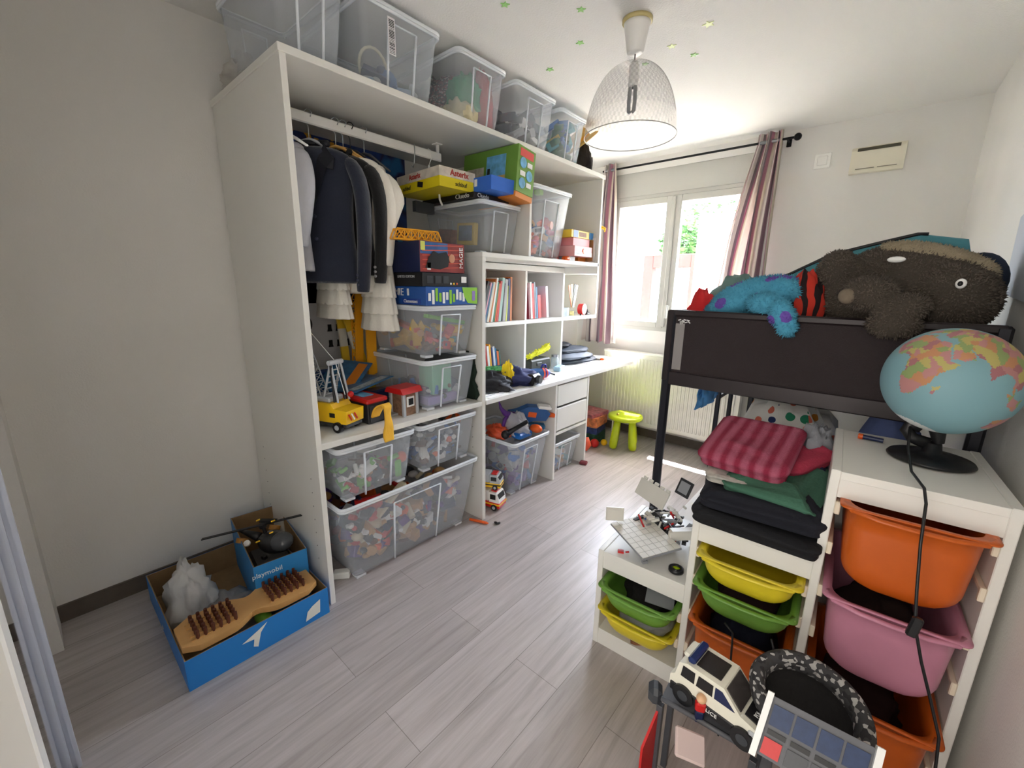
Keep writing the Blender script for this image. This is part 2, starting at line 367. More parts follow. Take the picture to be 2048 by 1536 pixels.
def curtain(label, X, z0, z1, folds, gx):
    """X(t)->(xleft,xright) by height fraction t (0 bottom .. 1 top)"""
    o = thing('curtain', label, 'curtain', (0, L-.11, 0))
    nx, nz = folds*10, 40
    def fn(i, j):
        x0, x1 = X(j); a = .030*(1 if j > .9 else 1)*(.6+.4*min(1, (1-j)*3+.4))
        ph = i*folds*2*PI
        return (x0+(x1-x0)*i+.01*sin(ph*.5+j*3), a*sin(ph)+.012*sin(j*7+i*9)-.02*(1-j)*gx, z0+(z1-z0)*j+.012*sin(ph*.7)*(1-j))
    m = MB().grid(nx, nz, fn); c = m.build('fabric', curt, o)
    uv = c.data.uv_layers.new(name='UVMap')
    W = nx+1
    for lp in c.data.loops: uv.data[lp.index].uv = ((lp.vertex_index % W)/nx, (lp.vertex_index//W)/nz)
    md = c.modifiers.new('s', 'SOLIDIFY'); md.thickness = .0015
    MB().cyl((X(1)[0]+.01, 0, 2.425), (X(1)[1]-.01, 0, 2.425), .0125).build('eyelets', mat('steel', '999da0', .35, 1.), o)
    return o
curtain('striped plum and cream curtain gathered left of window beside the shelving', lambda t: (.12+.16*t-.03*sin(t*3), .50-.10*t), .88, 2.475, 5, 0)
curtain('striped plum, red and cream curtain hanging right of window above the bunk', lambda t: (1.34+.17*min(1, t*1.05)**1.2-.03*sin(t*PI), 1.70-.03*t), 1.08, 2.485, 5, 1)
# hem of a second curtain fabric, tucked behind the desk end
# radiator
rad = thing('radiator', 'white panel radiator with vertical grooves beneath the window', 'radiator', (0, L-.03, .13))
m = MB()
m.bb(.40, 1.62, -.075, -.07, 0, .67)
for i in range(36):
    x = .43+i*.033
    m.box((x, -.078, .335), (.020, .012, .60), bev=.005)
m.build('panel', cream, rad)
MB().bb(.39, 1.63, -.085, .0, .67, .69, bev=.004).build('top_grille', cream, rad)
MB().bb(.39, .40, -.08, 0, 0, .67).bb(1.62, 1.63, -.08, 0, 0, .67).bb(.40, 1.62, -.02, -.015, 0, .67).build('casing', cream, rad)
MB().tube([(1.66, -.04, .60), (1.645, -.04, .60), (1.63, -.04, .60)], .02).cyl((1.67, -.04, .6), (1.72, -.04, .6), .022).build('valve', whitem, rad)
for x in (.52, 1.5): MB().cyl((x, -.05, 0), (x, -.05, -.13), .008).build('pipe', whitem, rad)
# electrics on the window wall
sw = thing('wall_plate', 'square white blank electrical plate on wall right of the curtain rod', 'wall plate', (1.905, L, 2.27))
MB().box((0, -.006, 0), (.095, .012, .095), bev=.003).build('plate', whitem, sw); MB().box((0, -.013, 0), (.058, .008, .058), bev=.003).build('cover', whitem, sw)
vt = thing('wall_fan_heater', 'white wall mounted vent box with dark slot near room corner', 'vent', (2.20, L, 2.24))
MB().prism([(0, .075), (.04, .07), (.055, .05), (.05, -.07), (.04, -.085), (0, -.085)], .27, Matrix(((0, 0, 1, -.135), (-1, 0, 0, 0), (0, 1, 0, 0), (0, 0, 0, 1)))).build('casing', mat('ivory_plastic', 'e9e3cf', .4), vt)
MB().box((0, -.047, .052), (.21, .02, .018)).build('slot', mat('dark_slot', '4a4636', .7), vt)
for x in (-.055, .055): MB().box((x, -.0515, -.062), (.095, .006, .004)).build('slot', mat('slot_grey', '8a8672', .7), vt)
# glow stars on the ceiling
starm = mat('pale_glow_plastic', 'e9f2b8', .5); starg = mat('green_glow_plastic', '9fd884', .5)
def star(x, y, r, m, label):
    pts = [(cos(PI/2+k*PI/5)*(r if k % 2 == 0 else r*.45), sin(PI/2+k*PI/5)*(r if k % 2 == 0 else r*.45)) for k in range(10)]
    o = MB().prism(pts, .003).build('glow_star', m, None, (x, y, H-.003), (0, 0, x*5)); tag(o, label, 'star sticker', 'plastic stars stuck on the ceiling')
for x, y, r, m, lb in ((1.633, 1.529, .026, starm, 'cream star sticker, largest, right of the ceiling lamp mount'),
    (1.449, 1.598, .022, starm, 'cream star sticker just right of and below the lamp mount'), (1.504, 1.739, .020, starg, 'pale star sticker, lowest right of the ceiling lamp'),
    (1.286, 1.672, .018, starg, 'pale star sticker just above the lampshade dome'), (1.136, 1.304, .020, starg, 'green star sticker level with the lamp mount cup, on its left'),
    (1.268, 1.102, .020, starg, 'green star sticker near photo top, left of lamp mount'), (1.05, .882, .02, starg, 'green star sticker furthest left at top of the photo'),
    (.883, 1.416, .022, starg, 'green star sticker nearest the storage bins on top of shelving')): star(x, y, r, m, lb)
# pendant lamp
lp = thing('pendant_lamp', 'clear dome pendant lamp with ridged shade hanging from ceiling', 'lamp', (1.415, 1.309, H))
MB().lathe([(.0, -.001), (.062, -.001), (.062, -.012), (.058, -.016), (0, -.016)], 32).build('ceiling_plate', mat('brass_ivory', 'cdbd85', .4), lp)
MB().lathe([(0, -.014), (.056, -.014), (.052, -.03), (.035, -.12), (.025, -.128), (0, -.128)], 32).build('canopy_cup', whitem, lp)
MB().cyl((0, 0, -.12), (0, 0, -.26), .0028, n=8).build('cord', dgrey, lp)
MB().cyl((0, 0, -.17), (0, 0, -.25), .021).cyl((0, 0, -.155), (0, 0, -.17), .012, .021).build('lamp_holder', wht, lp)
MB().tube([(-.012, 0, -.25), (-.014, 0, -.31), (-.012, 0, -.345), (-.004, 0, -.35)], .0085).tube([(.012, 0, -.25), (.014, 0, -.31), (.012, 0, -.345), (.004, 0, -.35)], .0085).build('bulb', mat('bulb_off_glass', '8a8c90', .3), lp)
shade = []
for k in range(25):
    t = k/24; a = t*1.47; r = .199*sin(a)**.80; z = -.155-(.008+.285*(1-cos(a))/(1-cos(1.47)))
    shade.append((max(r, .012), z))
m = MB(); N = 96
vs = []; fs = []
for k, (r, z) in enumerate(shade):
    for i in range(N):
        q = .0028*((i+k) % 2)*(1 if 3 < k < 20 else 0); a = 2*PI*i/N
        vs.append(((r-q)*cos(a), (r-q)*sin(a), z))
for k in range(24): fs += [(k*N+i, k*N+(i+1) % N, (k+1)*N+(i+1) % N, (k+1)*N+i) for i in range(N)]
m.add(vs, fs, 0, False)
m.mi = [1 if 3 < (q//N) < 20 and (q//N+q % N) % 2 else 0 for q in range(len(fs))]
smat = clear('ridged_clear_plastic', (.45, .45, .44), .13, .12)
so = m.build('lamp_shade', [smat, clear('ridged_dense_plastic', (.36, .36, .35), .30, .2)], lp)  # alternate facets in denser, darker plastic form the dotted net pattern
MB().tube([(shade[-1][0]*cos(a*PI/24), shade[-1][0]*sin(a*PI/24), shade[-1][1]) for a in range(48)], .0022, 6, close=True).build('shade_rim', mat('rim_plastic', 'a9aaa8', .3), so)
# ================================================================ shelving
XF = .741
un = thing('shelving_unit', 'tall white open wardrobe shelving along the left wall, floor to near ceiling', 'shelving', (0, 0, 0))
MB().bb(.012, XF, .110, .132, 0, 2.15, bev=.001).build('side_panel', white, un)
MB().bb(.002, XF+.004, .105, 2.30, 2.15, 2.176, bev=.002).build('top_board', white, un)
MB().bb(.002, XF, .132, 1.062, .728, .755, bev=.002).build('shelf', white, un)
MB().bb(.002, XF, 1.062, 1.088, 0, 1.55, bev=.001).build('divider', white, un)
MB().bb(.002, XF, 1.062, 2.28, 1.55, 1.575, bev=.002).build('shelf', white, un)
MB().bb(.002, XF, 1.452, 1.472, 1.575, 2.15, bev=.001).build('divider', white, un)
MB().bb(.002, XF, 2.262, 2.284, 1.50, 2.15, bev=.001).build('side_panel', white, un)
m = MB()
for y in (.1095, 1.0615):
    for z in [.2+.064*k for k in range(7)]: m.cyl((.66, y, z), (.66, y-.0006, z), .0028, n=8); m.cyl((.12, y, z), (.12, y-.0006, z), .0028, n=8)
m.build('peg_holes', black, un)
rl = thing('hanging_rail', 'white clothes rail under the top board of the shelving', 'clothes rail', (.405, 0, 2.085))
MB().bb(-.008, .008, .133, 1.075, -.022, .022, bev=.005).build('rail', whitem, rl)
MB().bb(-.006, .006, 1.045, 1.058, .0, .065).bb(-.02, .02, 1.03, 1.07, .060, .065).build('bracket', whitem, rl)
hu = thing('desk_hutch', 'white cube bookcase with books standing on the desk', 'bookcase', (0, 0, 0))
MB().bb(.06, .45, 1.30, 2.795, 1.505, 1.545, bev=.002).build('top_board', white, hu)
MB().bb(.06, .45, 1.30, 2.795, 1.135, 1.163, bev=.002).build('shelf', white, hu)
MB().bb(.06, .066, 1.30, 2.26, .757, 1.135).bb(.06, .066, 1.30, 2.795, 1.163, 1.505).build('back_panel', white, hu)
for y in (1.30, 1.782, 2.25): MB().bb(.06, .45, y, y+.022, .756, 1.135, bev=.001).build('divider', white, hu)
for y in (1.30, 1.782, 2.25, 2.773): MB().bb(.06, .45, y, y+.022, 1.163, 1.505, bev=.001).build('divider', white, hu)
dk = thing('desk', 'white desk with two drawers built into the shelving under the window end', 'desk', (0, 0, 0))
pts = [(0, 1.09), (.748, 1.09), (.748, 2.98), (.735, 3.02), (.70, 3.04), (0, 3.04)]
MB().prism(pts, .025, Matrix.Translation((0, 0, .73))).build('desktop', whitem, dk)
MB().bb(.02, .735, 1.800, 1.820, 0, .73, bev=.001).build('side_panel', white, dk)
MB().bb(.02, .735, 2.232, 2.252, 0, .73, bev=.001).build('side_panel', white, dk)
MB().bb(.02, .735, 1.82, 2.232, .345, .363).build('shelf', white, dk)
MB().bb(.02, .03, 1.82, 2.232, 0, .73).build('back_panel', white, dk)
for z0, z1 in ((.378, .545), (.563, .715)):
    d = MB().bb(.716, .736, 1.828, 2.224, z0, z1, bev=.002).build('drawer', white, dk)
    MB().bb(.1, .716, 1.83, 2.222, z0+.01, z0+.02).bb(.1, .716, 1.83, 1.842, z0+.02, z1-.02).bb(.1, .716, 2.21, 2.222, z0+.02, z1-.02).build('drawer_box', white, d)

# ---------------------------------------------------------------- clear bins
binm = clear('milky_clear_plastic', (.80, .86, .93), .14, .22)
rimm = clear('thick_milky_plastic', (.90, .94, .99), .78, .25)
PAL = [red, yellow, blue, green, orange, purple, dgrey, lgrey, wht, teal, navy, tan, brown]
def rrect(hx, hy, r, k=4):
    p = []
    for cx, cy, a0 in ((hx-r, hy-r, 0), (-hx+r, hy-r, PI/2), (-hx+r, -hy+r, PI), (hx-r, -hy+r, 1.5*PI)):
        for i in range(k+1):
            a = a0+PI/2*i/k; p.append((cx+r*cos(a), cy+r*sin(a)))
    return p
def make_bin(label, wy, dx, h, cx, cy, z, group=None, rz=PI/2, lid=False, tp=.86):
    """wy front width, dx depth, h height; front faces local -y; rz=90deg turns it to +x"""
    o = thing('storage_bin', label, 'storage bin', (cx, cy, z), rz, group)
    r = .028; th = .0025; rings = []
    feet = .012
    def ring(t, inset=0):
        s = tp+(1-tp)*t; return [(x, y, h*t) for x, y in rrect(wy/2*s-inset-.012, dx/2*s-inset-.012, r)]
    R = [[(x*.3, y*.3, feet) for x, y, _ in ring(0, .02)], [(x, y, feet) for x, y, _ in ring(0, .02)], [(x, y, feet+.01) for x, y, _ in ring(0.02)]]
    R += [ring(t) for t in (.3, .6, .93, .97)]
    R += [ring(t, th) for t in (.97, .6, .3, .08)] + [[(x, y, feet+th+.002) for x, y, _ in ring(0, .025)]]
    N = len(R[0]); vs = [p for q in R for p in q]
    fs = [(k*N+i, k*N+(i+1) % N, (k+1)*N+(i+1) % N, (k+1)*N+i) for k in range(len(R)-1) for i in range(N)]
    fs += [tuple(range(N)), tuple((len(R)-1)*N+i for i in range(N))]
    MB().add(vs, fs, 0, True).build('tub', binm, o)
    rp = [(x, y, h-.008) for x, y in rrect(wy/2-.008, dx/2-.008, r)]
    MB().tube(rp, .008, 8, close=True).tube([(x, y, z_-.012) for x, y, z_ in rp], .006, 6, close=True).build('rim', rimm, o)
    # the raised panel on the two ends
    for s in (-1, 1):
        m = MB()
        def P(u, t, o_=.001):
            ss = tp+(1-tp)*t; return (u, s*(dx/2*ss-.012+o_), h*t)
        a = wy*.17
        for sg in (-1, 1):
            pts = [P(sg*a*.92, .04), P(sg*a, .82)]
            m.tube(pts, .0048, 6)
        m.tube([P(-a, .82), P(a, .82)], .0034, 6)
        m.build('end_panel', rimm, o)
    for s in (-1, 1):
        for sy in (-1, 1): MB().box((s*(wy/2*tp-.045), sy*(dx/2*tp-.045), .007), (.05, .05, .014), bev=.003).build('foot', rimm, o)
    if lid:
        MB().prism(rrect(wy/2+.002, dx/2+.002, r), .008, Matrix.Translation((0, 0, h))).build('lid', rimm, o)
    return o
def jumble(b, fill, n, seed, label, wy, dx, h, pal=PAL, size=(.03, .09), kinds='bcs', tp=.86):
    """mixed small toys heaped inside a bin; nobody could count them"""
    random.seed(seed); m = MB(); used = pal
    for i in range(n):
        z = .02+random.random()**1.0*(h*fill-.02); t = z/h; s = tp+(1-tp)*t
        a = random.uniform(*size); X = wy/2*s-.022-a*.62; Y = dx/2*s-.022-a*.62
        x = random.uniform(-X, X); y = random.uniform(-1, 1)*Y
        if random.random() < .45: y = -Y*random.uniform(.85, 1)
        elif random.random() < .4: x = -X*random.uniform(.85, 1)
        mi = random.randrange(len(used)); k = random.choice(kinds); rot = (random.uniform(-.7, .7), random.uniform(-.7, .7), random.uniform(0, 6))
        z = max(z, .018+a*.5)
        if k == 'b': m.box((x, y, z), (a, a*random.uniform(.3, .8), a*random.uniform(.2, .7)), rot, mi, 1, .003)
        elif k == 'c':
            d = Vector((random.gauss(0, 1), random.gauss(0, 1), random.gauss(0, .5))).normalized()*a*.5
            m.cyl(Vector((x, y, z))-d, Vector((x, y, z))+d, a*random.uniform(.1, .3), n=10, mi=mi)
        else: m.ball((x, y, z), (a*.4, a*.3, a*.25), 10, mi, rot)
    o = m.build('toy_jumble', used, None, b.location, (0, 0, b.rotation_euler.z))
    return tag(o, label, 'toys', None, 'stuff')
GT = 'clear storage bins on top of the shelving'
def bx(label, xf, y0, y1, z, h, depth, group=None, **k):
    return make_bin(label, y1-y0, depth, h, xf-depth/2, (y0+y1)/2, z, group, **k), (y1-y0, depth, h)
b, d = bx('nearly empty large clear bin at left end atop the shelving', .735, .108, .385, 2.177, .30, .56, GT)
softb = mat('dusty_blue_cloth', '5d79a8', .85, bump=.6, bscale=40)
def cloth(name, label, cat, c, r, m, seed=1, rz=0, amp=.25, fr=2.5, n=36, group=None, flat=True, parts=None, crease=0., top=None):
    """crumpled cloth lump resting on z=c[2]"""
    o = MB(); off = Vector((seed*3.7, seed*1.3, seed*2.1))
    def fn(dv):
        q = 1+amp*fbm(dv*fr+off)+amp*.35*fbm(dv*fr*3+off)
        q += crease*.08*abs(sin(9*noise.noise(dv*fr*.9+off)))
        return q
    vs = []; o.ball((0, 0, 0), r, n, 0, None, fn)
    lo = -r[2]*.35
    o.v = [(x, y, (max(z, lo) if flat else z)-lo) for x, y, z in o.v]
    ob = o.build(name, m, None, c, (0, 0, rz))
    return tag(ob, label, cat, group)
cloth('folded_cloth', 'blue cloth at the bottom of leftmost top bin', 'cloth', (.45, .245, 2.192), (.16, .09, .05), softb, 3, amp=.2)
b, d = bx('second clear bin from left atop shelving, with barcode label on its end', .735, .425, .825, 2.177, .298, .56, GT)
lb = MB().bb(-.085, -.052, -.2835, -.2825, .12, .25).build('sticker', mat('white_paper', 'ececec', .7), b)
m = MB(); random.seed(2)
for k in range(22): m.bb(-.081, -.056, -.2842, -.2835, .125+k*.0054, .125+k*.0054+random.choice((.0015, .003)))
m.build('barcode', mat('print_black', '202024', .6), lb)
cb = MB(); cb.tube([(.0+.06*cos(a*.35), .02*a*.12, .045+.075*sin(a*.35)+.05) for a in range(14)], .006); t = tag(cb.build('coiled_cable', mat('ivory_cable', 'd8d2b8', .5), None, (.60, .56, 2.20), (0, 0, PI/2)), 'ivory coiled cable seen through the bin with barcode label', 'cable')
tag(MB().lathe([(.022, 0), (.052, 0), (.055, .012), (.052, .025), (.022, .025), (.022, 0)], 28).build('tape_roll', mat('ivory_tape', 'd9d3ac', .4), None, (.60, .50, 2.194)), 'roll of ivory tape at the bottom of barcode-labelled bin', 'tape roll')
jumble(b, .35, 22, 5, 'loose grey and blue odds and ends inside the barcode-labelled bin', *d, pal=[lgrey, navy, softb, mat('pale_blue', '9fb6d0', .5), dgrey], size=(.05, .12))
b, d = bx('third clear bin atop shelving, stuffed with red, green and cream fabrics', .735, .915, 1.262, 2.177, .298, .54, GT)
floral = nodes_mat('floral_fabric'); fm, n, l, bs = floral
vt_ = n.new('ShaderNodeTexVoronoi'); vt_.inputs['Scale'].default_value = 45; fr_ = ramp(n, [(0, '1d1d1f'), (.25, '7d2a34'), (.45, 'b9a7a0'), (.6, '2b2b2d'), (.8, '9c3d3d')], 'CONSTANT'); l.new(vt_.outputs['Color'], fr_.inputs[0]); l.new(fr_.outputs[0], bs.inputs[0]); bs.inputs['Roughness'].default_value = .9
redf = mat('red_fabric', 'b8232c', .9, bump=.5, bscale=60); greenf = mat('green_fabric', '1f8f5c', .9, bump=.5, bscale=60); creamf = mat('cream_fabric', 'd8cfae', .9, bump=.8, bscale=50)
cloth('fabric_bundle', 'dark floral fabric bulging out at the back of fabric bin', 'fabric', (.40, 1.09, 2.20), (.19, .13, .19), fm, 4)
cloth('fabric_bundle', 'green fabric pressed against the end of fabric bin', 'fabric', (.60, 1.07, 2.275), (.085, .085, .12), greenf, 5)
cloth('fabric_bundle', 'red fabric at the right side of fabric bin', 'fabric', (.61, 1.18, 2.21), (.07, .05, .20), redf, 6)
cloth('fabric_bundle', 'cream fabric at the bottom front of fabric bin', 'fabric', (.60, 1.03, 2.195), (.10, .08, .09), creamf, 7)
b, d = bx('fourth clear bin atop shelving, holding dark grey and white things', .735, 1.325, 1.705, 2.177, .298, .52, GT)
jumble(b, .62, 26, 7, 'dark grey and white packed things inside fourth bin atop shelving', *d, pal=[dgrey, lgrey, wht, mat('dark_slate', '4a4f58', .6)], size=(.06, .16), kinds='b')
b, d = bx('fifth clear bin atop shelving, nearest window, holding blue and yellow packs', .735, 1.745, 2.05, 2.177, .285, .50, GT)
jumble(b, .85, 30, 8, 'blue, yellow and teal packets inside the top bin nearest window', *d, pal=[blue, mat('straw', 'cdb24a', .6), teal, wht, dkgreen], size=(.06, .13), kinds='b')
# hat and black item at the end of the top
hat = thing('straw_hat', 'yellow straw hat hanging over the window end of the shelving top', 'hat', (.60, 2.185, 2.40), 0, None, (.5, -.5, .2))
straw = mat('straw_weave', 'cfa95c', .8, bump=.8, bscale=150)
MB().lathe([(0, .07), (.05, .066), (.062, .05), (.066, .0), (.11, -.006), (.125, -.016), (.12, -.02), (.07, -.008), (.063, -.004)], 32).build('hat_body', straw, hat)
MB().lathe([(.0675, .0), (.067, .02), (.066, .02), (.0665, 0)], 32).build('hat_band', mat('gold_band', 'd99a22', .5), hat)
cloth('knit_cap', 'dark brown crumpled cap beside the straw hat on shelving top', 'cap', (.64, 2.14, 2.178), (.07, .055, .13), mat('dark_brown_knit', '2a211c', .9, bump=1, bscale=80), 9)
# plastic bag round the leftmost bin
cloth('plastic_bag', 'crumpled translucent plastic bag beside leftmost top bin against wall', 'bag', (.20, .20, 2.178), (.17, .09, .09), clear('bag_film', (.8, .76, .7), .35, .3), 11, amp=.4)

# ---- bins under and on the low shelf
GM = 'clear bins of toys in the wardrobe bay'
b, d = bx('very large clear bin of toys on floor beneath the low shelf', .740, .185, 1.045, 0, .425, .60, GM, tp=.84)
jumble(b, .80, 210, 21, 'heap of mixed wooden and plastic toys in the largest floor bin', *d, size=(.05, .13), tp=.84, pal=[red, tan, navy, dgrey, wht, tan, brown, dgrey, purple, orange, mat('cream_toy', 'd9cdb0', .5)])
def board(name, label, loc, rot, dim, m, cat='toy'):
    return tag(MB().box((0, 0, 0), dim, bev=.004).build(name, m, None, loc, rot), label, cat)
board('wooden_toy', 'cream wooden toy frame lying high in the largest floor bin', (.64, .50, .33), (.5, .2, .3), (.04, .22, .02), mat('cream_toy', 'd9cdb0', .5))
b, d = bx('clear bin of toys on the left, on top of the largest bin', .735, .19, .612, .428, .275, .40, GM)
jumble(b, .55, 70, 22, 'brown, red and green small toys inside left upper bin', *d, size=(.03, .08), pal=[brown, dgrey, red, tan, wht, green, brown])
tag(MB().cyl((0, -.045, 0), (0, .045, 0), .027).cyl((0, .045, 0), (0, .058, 0), .016).build('toy_bottle', wht, None, (.655, .37, .545), (.35, 0, .1)), 'white plastic toy bottle inside left upper bin', 'toy')
tag(MB().box((0, 0, 0), (.02, .035, .09), bev=.008).build('toy_block', green, None, (.675, .53, .50)), 'green rounded toy block at right end of left upper bin', 'toy')
tag(MB().ball((0, 0, 0), .028).build('toy_ball', orange, None, (.655, .565, .545)), 'orange toy ball beside the green block', 'toy ball')
b, d = bx('clear bin of toys on the right, on top of the largest bin', .735, .625, 1.04, .428, .275, .42, GM)
jumble(b, .85, 90, 23, 'white, blue and orange small toys inside right upper bin', *d, size=(.03, .09), pal=[wht, lgrey, dgrey, navy, blue, orange, brown, wht])
tag(MB().box((0, 0, 0), (.075, .04, .035), bev=.004).build('small_white_box', mat('white_card', 'e8e8e2', .7), None, (.60, .235, .018), (0, 0, .9)), 'small white box lying on floor left of the largest bin', 'box')
b, d = bx('lower clear bin of the two stacked on low shelf, with green and lilac boxes', .735, .675, 1.045, .757, .273, .54, GM)
jumble(b, .45, 40, 24, 'dark and blue toys behind the green box in lower stacked bin', *d, size=(.04, .1), pal=[dgrey, navy, lgrey, blue, brown])
board('game_box', 'pale green and white box inside lower stacked bin', (.60, .84, .91), (.0, 0, 0), (.12, .13, .16), mat('mint_card', '7fc4a0', .6), 'box')
board('game_box', 'lilac box at the bottom of lower stacked bin', (.60, .84, .80), (0, 0, 0), (.13, .2, .045), mat('lilac_card', '9b88c8', .6), 'box')
board('game_box', 'olive green box at left in lower stacked bin', (.45, .77, .81), (0, 0, 0), (.16, .09, .06), mat('olive_card', '7f9a3a', .6), 'box')
b, d = bx('upper clear bin of the two stacked on low shelf, with orange and green track', .735, .675, 1.045, 1.035, .265, .54, GM)
jumble(b, .55, 60, 25, 'brown, orange and teal toy pieces in upper stacked bin', *d, size=(.03, .09), pal=[brown, orange, tan, teal, red, lgrey, yellow])
tag(MB().box((0, 0, 0), (.035, .26, .02), bev=.004).build('toy_track', green, None, (.655, .87, 1.225), (-.18, 0, 0)), 'bright green toy track piece across the front of upper stacked bin', 'toy track')
tag(MB().box((0, 0, 0), (.30, .04, .025), bev=.004).build('toy_track', orange, None, (.45, .735, 1.20), (0, .2, 0)), 'orange toy track piece along the side of upper stacked bin', 'toy track')
tag(MB().prism([(0, 0), (.05, .0), (.05, .06), (.075, .09), (.05, .13), (.03, .10), (0, .14), (-.02, .09), (0, .06)], .012, Matrix(((0, 0, 1, 0), (1, 0, 0, 0), (0, 1, 0, 0), (0, 0, 0, 1)))).build('toy_figure_piece', yellow, None, (.58, .715, 1.09)), 'yellow angular toy piece standing in upper stacked bin', 'toy')
# ---- bins in the upper bay and under the desk
GU = 'clear bins in the upper bays above the desk'
b, d = bx('wide clear bin under the stacked board games in upper bay', .70, 1.10, 1.445, 1.577, .275, .52, GU)
board('boxed_puzzle', 'yellow framed game box inside the bin beneath the board games', (.50, 1.18, 1.69), (0, .06, 0), (.15, .03, .12), mat('yellow_card', 'd8b62c', .6), 'game box')
tag(MB().bb(-.055, .055, -.018, -.0155, -.038, .045).build('picture_panel', mat('blue_grey_print', '5a6a85', .6, var=.4, vscale=30), None, (.50, 1.18, 1.69), (0, .06, 0)), 'printed picture card on yellow framed game box', 'card')
board('boxed_puzzle', 'reddish illustrated tin at the back of the bin beneath the board games', (.30, 1.2, 1.665), (0, .1, 0), (.12, .05, .13), mat('terracotta_print', '9a5a4a', .6, var=.4, vscale=40), 'tin')
b, d = bx('tall narrow clear bin right of the upper divider', .70, 1.535, 1.975, 1.577, .43, .50, GU, tp=.80)
jumble(b, .55, 60, 28, 'pink, orange and blue toys at the bottom of tall narrow bin', *d, size=(.04, .1), tp=.8, pal=[pink, orange, blue, wht, red, tan, dgrey])
board('small_box', 'purple box resting on the tall narrow bin', (.45, 1.66, 2.025), (0, 0, 0), (.1, .11, .035), mat('purple_card', '6a4fae', .6), 'box')
board('small_box', 'lime green little box resting on the tall narrow bin', (.50, 1.84, 2.02), (0, 0, .2), (.05, .05, .032), mat('lime_card', '94cf2a', .6), 'box')
GD = 'clear bins on floor under the desk'
b, d = bx('tall clear bin overflowing with toys on floor under desk', .735, 1.36, 1.765, 0, .40, .56, GD, tp=.8)
jumble(b, .85, 90, 31, 'red, purple and grey toys filling the tall bin under desk', *d, size=(.05, .12), tp=.8, pal=[red, purple, lgrey, navy, lgrey, blue, lilac])
b, d = bx('small clear bin on floor under the desk drawers', .715, 1.84, 2.215, 0, .26, .50, GD)
jumble(b, .7, 50, 32, 'teal, tan and white toys in the small bin under the drawers', *d, size=(.04, .09), pal=[teal, tan, wht, blue, lgrey])
# ================================================================ clothes on the rail
steelw = mat('steel_wire', 'b9bcc0', .3, 1.)
def hanger(label, y, m, tilt=0., x=.405, span=.19, hookm=None):
    o = thing('clothes_hanger', label, 'hanger', (x, y, 2.107), tilt, 'hangers on the clothes rail')
    pts = [(.012, 0, -.016), (.020, 0, .0), (.012, 0, .010), (0, 0, .014), (-.013, 0, .006), (-.018, 0, -.012), (-.010, 0, -.035), (0, 0, -.055), (0, 0, -.115)]
    MB().tube(pts, .0022, 8).build('hook', hookm or steelw, o)
    MB().tube([(-span, 0, -.185), (-span*.6, 0, -.148), (-.03, 0, -.112), (0, 0, -.104), (.03, 0, -.112), (span*.6, 0, -.148), (span, 0, -.185)], [.007, .010, .012, .012, .012, .010, .007], 10, flat=.6).build('shoulder_bar', m, o)
    return o
woodh = mat('pale_hanger_wood', 'd9a95c', .45)
hanger('white padded hanger, nearest the left panel', .235, wht, .05)
hanger('grey plastic hanger holding the navy suit jacket', .345, lgrey, .72, span=.16)
hanger('pale wooden hanger holding the black jacket', .465, woodh, .72, span=.15)
hanger('wooden hanger behind the black jacket', .50, woodh, .8, span=.15)
hanger('black hanger with thick hook, holding the white blouse', .535, black, .65, span=.14, hookm=black)
hanger('grey hanger holding the white dress', .605, dgrey, .5, span=.13)
